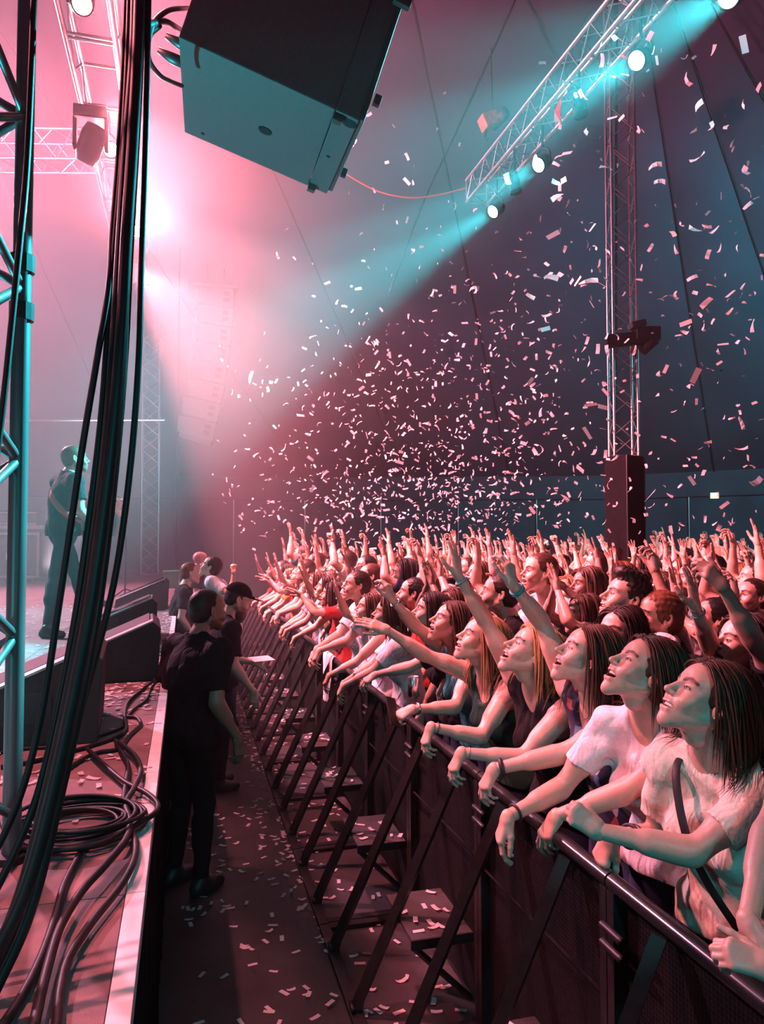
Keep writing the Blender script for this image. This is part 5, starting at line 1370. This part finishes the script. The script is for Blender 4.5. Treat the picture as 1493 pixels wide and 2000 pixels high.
def crowd_person(v, x, y, phi, scale, rng, where, group, hc=None, sc=None):
    p = mesh_obj('person', v['body'], None, (x, y, 0)); p.rotation_euler[2] = math.radians(-phi); p.scale = (scale,)*3
    tone = rng.choice([1.0, 0.96, 0.9, 0.7, 0.45], p=[0.4, 0.3, 0.15, 0.1, 0.05]); p.color = (tone, tone*rng.uniform(0.92, 1.0), tone*rng.uniform(0.86, 0.98), 1)
    hc = hc or rng.choice(['dark', 'brown', 'auburn', 'blonde', 'fair', 'black'], p=[0.38, 0.33, 0.03, 0.05, 0.06, 0.15]); sc = sc or rng.choice(['white', 'beige', 'black', 'green', 'navy', 'grey', 'red', 'pink', 'orange', 'olive', 'teal'], p=[0.17, 0.07, 0.28, 0.06, 0.1, 0.1, 0.06, 0.05, 0.03, 0.03, 0.05])
    def kid(nm, me, c):
        o = bpy.data.objects.new(nm, me); COL.objects.link(o); o.parent = p; o.color = (*c, 1)
    kid('shirt', v['shirt_me'], SHIRTC[sc]); kid('trousers', v['legs'], JEANS[int(rng.integers(4))])
    if 'hair_me' in v: kid('hair', v['hair_me'], HAIRC[hc])
    who = 'woman' if v['female'] else 'man'
    lab = f"{who} with {HAIR_TXT[v['hair']].format(hc)}, {sc} {GARM[v['shirt']]}, {POSE_TXT[v['kind']]}, {where}"
    tag(p, lab, 'person', group); return p
rng = np.random.default_rng(12)
# front row past the heroes
y = at(770, 1300, X=1.235)[1] + 0.1; k = 0
FRONT = [11, 13, 12, 11, 5, 13, 1, 11, 12, 13, 5, 11, 13, 12, 11, 13, 5]
yy = 5.25; k = 0
while yy < 13.2:
    v = VAR[FRONT[k % len(FRONT)]]
    crowd_person(v, 1.62 + rng.uniform(-0.03, 0.04), yy, rng.uniform(-6, 14), rng.uniform(0.96, 1.02), rng, f'{ORD[min(k, 13)]} beyond the singer', 'fans along the rail', sc='white' if k in (1, 2, 6) else None); k += 1; yy += rng.uniform(0.44, 0.54)
# rows behind
BACK = [0, 1, 2, 3, 4, 5, 7, 8, 10, 0, 2, 14, 1, 3, 7, 11, 4, 13, 9, 6, 12, 2]
ROWN = ['second', 'third', 'fourth', 'fifth', 'sixth', 'seventh', 'eighth', 'ninth', 'tenth', 'eleventh', 'twelfth', 'thirteenth', 'fourteenth', 'fifteenth', 'sixteenth', 'seventeenth', 'eighteenth', 'nineteenth', 'twentieth', 'twenty-first', 'twenty-second']
n_crowd = 0
hero_xy = [np.array(o.location)[:2] for o in COL.objects if o.parent is None and o.name.startswith('person')]
mast = ct_g[:2]
for r in range(20):
    X = 2.08 + r*0.56 + 0.012*r*r
    if X > 13.5: break
    y = max(1.9, 1.02*X - 0.9) + rng.uniform(0, 0.4)
    while y < min(15.5, 13.6 + X*0.15):
        xx = X + rng.uniform(-0.14, 0.14); yj = y + rng.uniform(-0.06, 0.06)
        y += rng.uniform(0.50, 0.66) + 0.012*r
        if r < 2 and yj < 4.3 and min(np.linalg.norm(h - [xx, yj]) for h in hero_xy) < 0.52: continue
        if np.linalg.norm(mast - [xx, yj]) < 0.55: continue
        if n_crowd >= 262: break
        v = VAR[BACK[int(rng.integers(len(BACK)))]]
        sc_ = rng.uniform(0.98, 1.11)
        if r < 2 and yj < 4.0: v = VAR[[1, 7, 3, 14, 9][int(rng.integers(5))]]
        where = f'{ROWN[r]} row' + (' near the mast' if np.linalg.norm(mast - [xx, yj]) < 1.6 else '')
        crowd_person(v, xx, yj, rng.uniform(-14, 30), sc_, rng, where, 'fans in the crowd'); n_crowd += 1

# repeats of a label within the crowd get their place along the row
_seen = {}
for o_ in [o for o in COL.objects if o.parent is None and o.name.startswith('person') and o.get('group') == 'fans in the crowd']: _seen.setdefault(o_['label'], []).append(o_)
for lab, os_ in _seen.items():
    if len(os_) > 1:
        os_.sort(key=lambda o: o.location.y)
        for w_, o_ in zip(('nearer', 'farther', 'farthest', 'remotest'), os_): o_['label'] = (w_ + ' ' + lab)
# ------------------------------------------------------------------ pit staff and the band
STAFF = dict(h=0.010, hh=0.0035, sh=0.009, th=0.014)
def dressed(J, head, o, label, colors, group, hair, hk=None, extra=(), cat='person'):
    return place_person(J, head, o, label, colors, group, hair, hk, extra=extra)
# big guard with his back to us
J = body_joints(at(406, 1193, Y=4.75), 140, 0, 0.0, head_phi=150, sw=0.205, build=1.22, hs=1.08)
rest_arm(J, 'R', False, 0.10, 0.05); rest_arm(J, 'L', False, 0.10, 0.12)
N_, f_, r_ = J['neck'], J['f'], J['r']
bd = []
v_, f4 = box_vf((-0.03, -0.002, -0.05), (0.03, 0.002, 0.05)); gb_ = Geo(); gb_.put(v_, f4, R=np.stack([unit(r_ + f_), unit(f_ - r_), [0, 0, 1]], 1), t=J['chest'] + f_*0.15 + r_*0.10 - [0, 0, 0.18]); bd.append(('badge', gb_.build('badge', M_PVC, False, False), None))
col = smooth_path([N_ + r_*0.075*math.cos(a) + f_*0.075*math.sin(a) - f_*0.005 + [0, 0, 0.012 - 0.02*math.sin(a)] for a in np.linspace(0, 2*math.pi, 14)], 40)
P_, q_ = tubes(col[None], np.full((1, len(col)), 0.022), 8, 0.4); gc = Geo(); gc.put(P_, q_); bd.append(('collar', gc.build('collar', M_SKIRT, True, False), None))
dressed(J, H_MANB, dict(STAFF, female=False, shirt='polo', off=0.016, hem=0.86, wr=0.0035, seed=3, poseL='relaxed', poseR='relaxed'), 'broad security man in a black polo standing in the pit', dict(shirt='black', hair='dark', trousers=(0.01, 0.01, 0.012), skin=(0.55, 0.45, 0.4)), 'pit staff', 'short', dict(tuft=0.0008, thick=0.35))
pguard = J
# staff with a cap and long beard, head bent
J = body_joints(at(466, 1172, Y=6.5), 172, -22, 0.02, head_phi=176, sw=0.195, build=1.12, hs=1.06)
rest_arm(J, 'R', False, 0.10, 0.16); arm(J, 'L', J['sL'] + J['f']*0.25 + V3(0, 0, -0.34), V3(0, 0.2, -1), J['f'] - V3(0, 0, 0.4), V3(0, 0.3, 1), False)
HRc, HCc = J['headR'], J['headC']
def capmesh():
    F = Field((-0.12, -0.14, -0.02), (0.12, 0.22, 0.15), 0.006)
    F.add(ell((0, -0.018, 0.045), (0.092, 0.112, 0.098)), 0); F.F = np.maximum(F.F, f32(0.045) - F.ax[2][None, None, :])
    F.add(cut_plane(ell((0, 0.10, 0.058), (0.08, 0.085, 0.012)), (0, 0.06, 0), (0, -1, 0)), 0.01)
    v, f = F.mesh(); g = Geo(); g.put(v*1.06, f, (1, 1, 1), 0, HRc, HCc); return g.build('cap', M_SKIRT, True, False)
brim = [HCc + HRc @ V3(0.088*math.sin(a), 0.10 + 0.088*math.cos(a), 0.062)*1.06 for a in np.linspace(-1.5, 1.5, 15)]
bm_ = tube_geo(brim, 0.006, 6).build('cap_brim_edge', M_PVC, True, False)
beard = Geo(); F = Field((-0.08, -0.02, -0.28), (0.08, 0.12, -0.04), 0.007); F.add(ell((0, 0.055, -0.11), (0.06, 0.05, 0.07)), 0); F.add(cap((0, 0.06, -0.12), (0, 0.05, -0.24), 0.045, 0.012), 0.04); v_, f4 = F.mesh(); beard.put(v_, f4, (1, 1, 1), 0, HRc, HCc)
dressed(J, H_MANB, dict(STAFF, female=False, shirt='polo', off=0.015, hem=0.85, wr=0.003, seed=5), 'bearded staff man in a dark cap with white brim, head bent', dict(shirt='black', hair='dark', trousers=(0.012, 0.012, 0.015)), 'pit staff', 'short', dict(thick=0.7), extra=[('cap', capmesh(), None), ('cap_brim_edge', bm_, None), ('beard', beard.build('beard', M_HAIR, True, False), HAIRC['brown'])])
# paper in his hands
pp = empty('paper_sheet', J['wL'] + J['f']*0.1 + V3(0, 0, 0.02)); box('sheet', (-0.10, -0.075, -0.0015), (0.10, 0.075, 0.0015), M_PVC, pp, 0, rot('Z', 20) @ rot('X', 8)); tag(pp, 'white sheet of paper held by the capped staff man', 'paper')
# more staff further down the pit
J = body_joints(at(373, 1120, d=8.9), 172, 0, 0.0, sw=0.19, hs=1.04); rest_arm(J, 'R', False); rest_arm(J, 'L', False)
dressed(J, H_MAN, dict(STAFF, female=False, shirt='tee', th=0.02), 'short-haired man in black tee at the stage edge behind the big guard', dict(shirt='black', hair='auburn', trousers=(0.012, 0.012, 0.015)), 'pit staff', 'short', dict(thick=0.6))
J = body_joints(at(392, 1094, d=11.2), 165, 0, 0.0, sw=0.20, build=1.1, hs=1.06); rest_arm(J, 'R', False); rest_arm(J, 'L', False)
dressed(J, H_MANB, dict(STAFF, female=False, shirt='tee', th=0.02), 'bald man in black standing farthest down the pit', dict(shirt='black', hair='dark', trousers=(0.012, 0.012, 0.015)), 'pit staff', 'bald')
J = body_joints(at(412, 1108, d=8.2), 20, 25, 0.10, sw=0.17); arm(J, 'L', at(457, 1118, d=7.9), V3(0.5, -0.3, -1), V3(0, 0.0, 1), V3(0.4, -0.9, 0), lift=0.06); arm(J, 'R', J['sR'] + V3(-0.1, 0.25, -0.3), V3(0, 1, -1), V3(-0.5, 0, -0.8), V3(-0.8, 0, 0.5))
dressed(J, H_OPEN, dict(STAFF, female=True, shirt='tee', th=0.02, poseL='fist'), 'person in a bright white tee raising a fist in the pit', dict(shirt='white', hair='dark'), 'pit staff', 'short', dict(thick=0.8))

# musician with guitar, back to us
J = body_joints(at(147, 897, d=7.2), 150, 6, -0.02, head_phi=166, sw=0.20, build=1.06, hs=1.06, stance=STAGE_Z)
P_ = J['pelvis']; r_, f_ = J['r'], J['f']
J['kL'] = P_ + V3(0.10, 0.10, -0.42); J['aL'] = V3(P_[0] + 0.26, P_[1] + 0.15, STAGE_Z + 0.085)
J['kR'] = P_ + V3(-0.06, 0.0, -0.44); J['aR'] = V3(*at(92, 1228, Z=STAGE_Z + 0.085)[:2], STAGE_Z + 0.085)
J['foot_dir'] = V3(0.8, -0.3, 0)
arm(J, 'R', J['sR'] + f_*0.20 + V3(0, 0, -0.40) - r_*0.08, r_ - f_*0.8 + V3(0, 0, -0.4), f_*0.4 - r_*0.8, V3(0.2, -0.3, 0.8), False)
arm(J, 'L', J['sL'] + f_*0.34 + V3(0, 0, -0.26) - r_*0.10, -r_*0.5 + V3(0, 0, -1), f_*0.3 + V3(0, 0, 0.9), -r_, False)
S0 = smooth_path([J['neck'] - r_*0.12 - f_*0.02 + V3(0, 0, 0.0), J['neck'] - r_*0.04 - f_*0.10 - V3(0, 0, 0.08), J['chest'] + r_*0.08 - f_*0.125, J['chest'] + r_*0.17 - f_*0.05 - V3(0, 0, 0.14), J['chest'] + r_*0.16 + f_*0.1 - V3(0, 0, 0.22)], 26)
Pp, qq = tubes(S0[None], np.full((1, len(S0)), 0.03), 8, 0.2); gs = Geo(); gs.put(Pp, qq)
dressed(J, H_MANB, dict(STAFF, female=False, shirt='tee', off=0.014, hem=P_[2] - 0.08, waist=P_[2] - 0.02, seed=8, poseL='grip', poseR='curl'), 'guitarist in a dark tee on stage with his back turned', dict(shirt='black', hair='auburn', trousers=(0.02, 0.03, 0.045)), 'band members', 'short', dict(thick=0.8, tuft=0.001), extra=[('guitar_strap', gs.build('guitar_strap', plain('red_strap', (0.5, 0.12, 0.10), 0.7), True, False), None)])
def guitar(origin, R, label, body_col):
    t = empty('electric_guitar', origin); t.matrix_world = Matrix.Translation(Vector(origin)) @ Matrix([[*R[i], 0] for i in range(3)] + [[0, 0, 0, 1]])
    F = Field((-0.24, -0.2, -0.03), (0.26, 0.2, 0.03), 0.01)
    F.add(ell((-0.09, 0, 0), (0.14, 0.165, 0.1)), 0); F.add(ell((0.1, 0, 0), (0.1, 0.125, 0.1)), 0.05); F.sub(ell((0.21, -0.09, 0), (0.07, 0.06, 0.2)), 0.02)
    F.F = np.maximum(F.F, np.abs(F.ax[2])[None, None, :] - f32(0.02)); v, f = F.mesh(); g = Geo(); g.put(v, f); mesh_obj('guitar_body', g.build('guitar_body', plain('guitar_finish', body_col, 0.25), True, False), t)
    box('neck', (0.12, -0.022, 0.012), (0.70, 0.022, 0.035), plain('maple_neck', (0.45, 0.27, 0.13), 0.4), t, 0.006); box('headstock', (0.70, -0.04, 0.008), (0.86, 0.03, 0.026), plain('maple_head', (0.4, 0.24, 0.12), 0.4), t, 0.006)
    for x in (-0.02, 0.06): box('pickup', (x - 0.015, -0.04, 0.02), (x + 0.015, 0.04, 0.028), M_BLACK, t, 0.002)
    box('bridge', (-0.12, -0.04, 0.02), (-0.09, 0.04, 0.03), M_SILVER, t, 0.002)
    tag(t, label, 'guitar')
guitar(J['chest'] + f_*0.20 - V3(0, 0, 0.26) + r_*0.06, frame(f_, -r_ + V3(0, 0, 0.1)) @ np.eye(3) if False else np.stack([unit(-r_ + V3(0, 0, 0.35)), unit(np.cross(f_, unit(-r_ + V3(0, 0, 0.35)))), f_], 1), 'electric guitar held by the guitarist with his back turned', (0.25, 0.03, 0.03))
# second performer beyond the hanging cables
J = body_joints(at(206, 934, d=10.2), 150, 4, 0.0, sw=0.19, hs=1.04, stance=STAGE_Z); f_, r_ = J['f'], J['r']; P_ = J['pelvis']
arm(J, 'R', J['sR'] + f_*0.26 + V3(0, 0, -0.30), r_ - V3(0, 0, 0.8), f_*0.6 - r_*0.5, V3(0, -0.2, 1), False); arm(J, 'L', J['sL'] + f_*0.36 + V3(0, 0, -0.16), -r_ - V3(0, 0, 0.8), f_*0.4 + V3(0, 0, 0.9), -r_, False)
exw = [('watch', acc_band('watch', J, 'R', M_PVC, 0.03, 0.032, 0.012), None)]
dressed(J, H_MAN, dict(STAFF, female=False, shirt='tee', th=0.02, hem=P_[2] - 0.07, waist=P_[2] - 0.02, poseL='grip', poseR='curl'), 'second performer half hidden behind the hanging cables', dict(shirt='black', hair='dark', trousers=(0.03, 0.045, 0.06)), 'band members', 'short', dict(thick=0.9), extra=exw)
guitar(J['chest'] + f_*0.20 - V3(0, 0, 0.22), np.stack([unit(-r_ + V3(0, 0, 0.4)), unit(np.cross(f_, unit(-r_ + V3(0, 0, 0.4)))), f_], 1), 'electric bass held by the performer behind the cables', (0.05, 0.05, 0.06))
# ------------------------------------------------------------------ confetti
rng = np.random.default_rng(77)
def strip_vf(L, w, bend, twist, n=4):
    s = np.linspace(-0.5, 0.5, n); a = s*bend
    x = (np.sin(a)/max(abs(bend), 1e-3)*np.sign(bend) if abs(bend) > 0.05 else s)*L if abs(bend) > 0.05 else s*L
    z = ((1 - np.cos(a))/bend*L) if abs(bend) > 0.05 else np.zeros(n)
    P = []
    for i in range(n):
        c, sn = math.cos(twist*s[i]), math.sin(twist*s[i])
        for k in (-1, 1): P.append((x[i], k*w/2*c, z[i] + k*w/2*sn))
    return np.array(P), np.array([(2*i, 2*i+1, 2*i+3, 2*i+2) for i in range(n-1)])
SHAPES = [strip_vf(0.055, 0.021, b, t) for b, t in ((0.02, 0.1), (0.9, 0.3), (1.8, 0.6), (-0.7, 1.0), (0.5, -0.8), (2.6, 0.2))] + [strip_vf(0.034, 0.02, 0.5, 0.3), strip_vf(0.085, 0.02, 1.2, 1.6)]
FLAT = [strip_vf(0.052, 0.021, b, t) for b, t in ((0.02, 0.0), (0.25, 0.1), (0.5, -0.15), (0.8, 0.2), (1.2, 0.1))]
def to_mesh(vf, nm):
    g = Geo(); g.put(*vf); return g.build(nm, M_PAPER, False, False)
SHP = ['flat', 'gently curved', 'curled', 'twisted', 'kinked', 'tightly curled', 'short', 'long twisted']; FSHP = ['flat', 'nearly flat', 'slightly curved', 'curved', 'arched']
AIR_ME = [to_mesh(s, 'confetti') for s in SHAPES]; FLAT_ME = [to_mesh(s, 'confetti') for s in FLAT]
PAPERC = [(0.92, 0.88, 0.88), (0.92, 0.80, 0.82), (0.85, 0.88, 0.92), (0.90, 0.72, 0.74)]
PAPERN = ['white', 'pale pink', 'pale blue-white', 'pink']
def rrot():
    q = rng.normal(size=4); q /= np.linalg.norm(q); return Matrix.Rotation(0, 3, 'X') if False else np.array(__import__('mathutils').Quaternion(q).to_matrix())
air = []
def spray(n, fn, d0, d1):
    for _ in range(n):
        px, py = fn(); d = rng.uniform(d0, d1); p = at(px, py, d=d)
        if p[2] > 1.75 and p[0] > 0.3: air.append((p, d))
spray(620, lambda: (rng.normal(860, 140), rng.normal(860, 120)), 6.5, 14)
spray(420, lambda: (rng.normal(800, 170), rng.normal(975, 50)), 7.5, 15)
spray(220, lambda: (rng.normal(960, 170), rng.normal(680, 130)), 5.5, 12)
spray(240, lambda: (rng.uniform(1000, 1493), rng.uniform(430, 1040)), 3.6, 10)
spray(70, lambda: (rng.uniform(1050, 1493), rng.uniform(80, 450)), 3.2, 8)
spray(110, lambda: (rng.uniform(420, 800), rng.uniform(640, 1060)), 5.0, 12)
spray(34, lambda: (rng.uniform(980, 1493), rng.uniform(60, 1000)), 2.4, 4.5)
spray(26, lambda: (rng.uniform(520, 900), rng.uniform(140, 600)), 5.0, 10)
air.sort(key=lambda a: a[1])
g = Geo()
for i, (p, d) in enumerate(air):
    R = rrot(); k = int(rng.choice(8, p=[0.22, 0.15, 0.1, 0.12, 0.12, 0.05, 0.18, 0.06])); c = int(rng.choice(4, p=[0.4, 0.3, 0.12, 0.18])); sc = rng.uniform(0.85, 1.3)
    if i < 185:
        o = mesh_obj('confetti', AIR_ME[k], None, p, PAPERC[c]); o.rotation_euler = Matrix(R.tolist()).to_euler(); o.scale = (sc,)*3
        pq = to_px(p); wh_ = ('above the lamp truss' if pq[1] < 300 and pq[0] < 1150 else 'in the top right corner' if pq[1] < 300 else 'right of the mast' if pq[0] > 1290 else 'around the mast' if pq[0] > 1130 else 'over the far crowd' if pq[1] > 850 else 'left of the mast' if pq[0] > 900 else 'in the pink haze')
        tag(o, f'{PAPERN[c]} {SHP[k]} paper confetti fluttering {wh_}', 'confetti', 'falling confetti')
    else:
        g.put(SHAPES[k][0]*sc, SHAPES[k][1], R=R, t=p)
o = mesh_obj('confetti_cloud', g.build('confetti_cloud', M_PAPER, False, False), None, (0, 0, 0), (0.92, 0.84, 0.85)); tag(o, 'dense cloud of small pale confetti over the far crowd', 'confetti', None, 'stuff')
# on the ground: pit floor, steps of the barrier, stage deck
ground = []
def drop(n, fn, z, where):
    for _ in range(n):
        x, y = fn(); ground.append((V3(x, y, z + 0.002 + rng.uniform(0, 0.004)), where))
drop(330, lambda: (np.clip(rng.normal(0.72, 0.16), 0.0, 1.2), rng.uniform(4.2, 13)), 0.0, 'pit')
drop(240, lambda: (rng.uniform(0.62, 1.2), 2.3 + 8*rng.random()**1.2), 0.013, 'under the barrier')
drop(110, lambda: (rng.uniform(0.0, 0.75), rng.uniform(2.4, 6.0)), 0.0, 'pit')
drop(60, lambda: (rng.uniform(0.0, 0.3), rng.uniform(4.2, 8.0)), 0.0, 'pit')
for i in range(1, 9): drop(11, lambda: (rng.uniform(0.96, 1.2), Y0 + i + rng.uniform(0.07, 0.45)), 0.401, 'barrier step')
drop(150, lambda: (rng.uniform(-0.95, -0.12), rng.uniform(2.4, 4.9)), STAGE_Z, 'stage deck')
drop(420, lambda: (rng.uniform(-2.6, -0.1), rng.uniform(4.6, 11)), STAGE_Z, 'stage deck')
drop(120, lambda: (rng.uniform(-0.75, -0.15), rng.uniform(4.0, 5.0)), STAGE_Z, 'stage deck')
drop(120, lambda: (rng.uniform(-0.25, -0.13), rng.uniform(5.4, 11)), STAGE_Z, 'stage deck')
ground.sort(key=lambda a: np.linalg.norm(a[0] - CAMPOS))
WTXT = {'pit': 'lying on the dark pit floor', 'under the barrier': 'lying under the barrier struts', 'barrier step': 'lying on a barrier step plate', 'stage deck': 'lying on the stage deck'}
g = Geo()
for i, (p, wh) in enumerate(ground):
    k = int(rng.integers(5)); a = rng.uniform(0, 6.28); c = int(rng.choice(4, p=[0.4, 0.3, 0.12, 0.18])); sc = rng.uniform(0.75, 1.1)
    if i < 115:
        o = mesh_obj('confetti', FLAT_ME[k], None, p, PAPERC[c]); o.rotation_euler = (rng.uniform(-0.1, 0.1), rng.uniform(-0.1, 0.1), a); o.scale = (sc,)*3
        tag(o, f'{PAPERN[c]} {FSHP[k]} confetti strip {WTXT[wh]}', 'confetti', 'confetti on the ground')
    else:
        g.put(FLAT[k][0]*sc, FLAT[k][1], R=rot('Z', math.degrees(a)), t=p)
o = mesh_obj('confetti_litter', g.build('confetti_litter', M_PAPER, False, False), None, (0, 0, 0), (0.92, 0.84, 0.85)); tag(o, 'pale confetti litter over the far deck and pit', 'confetti', None, 'stuff')
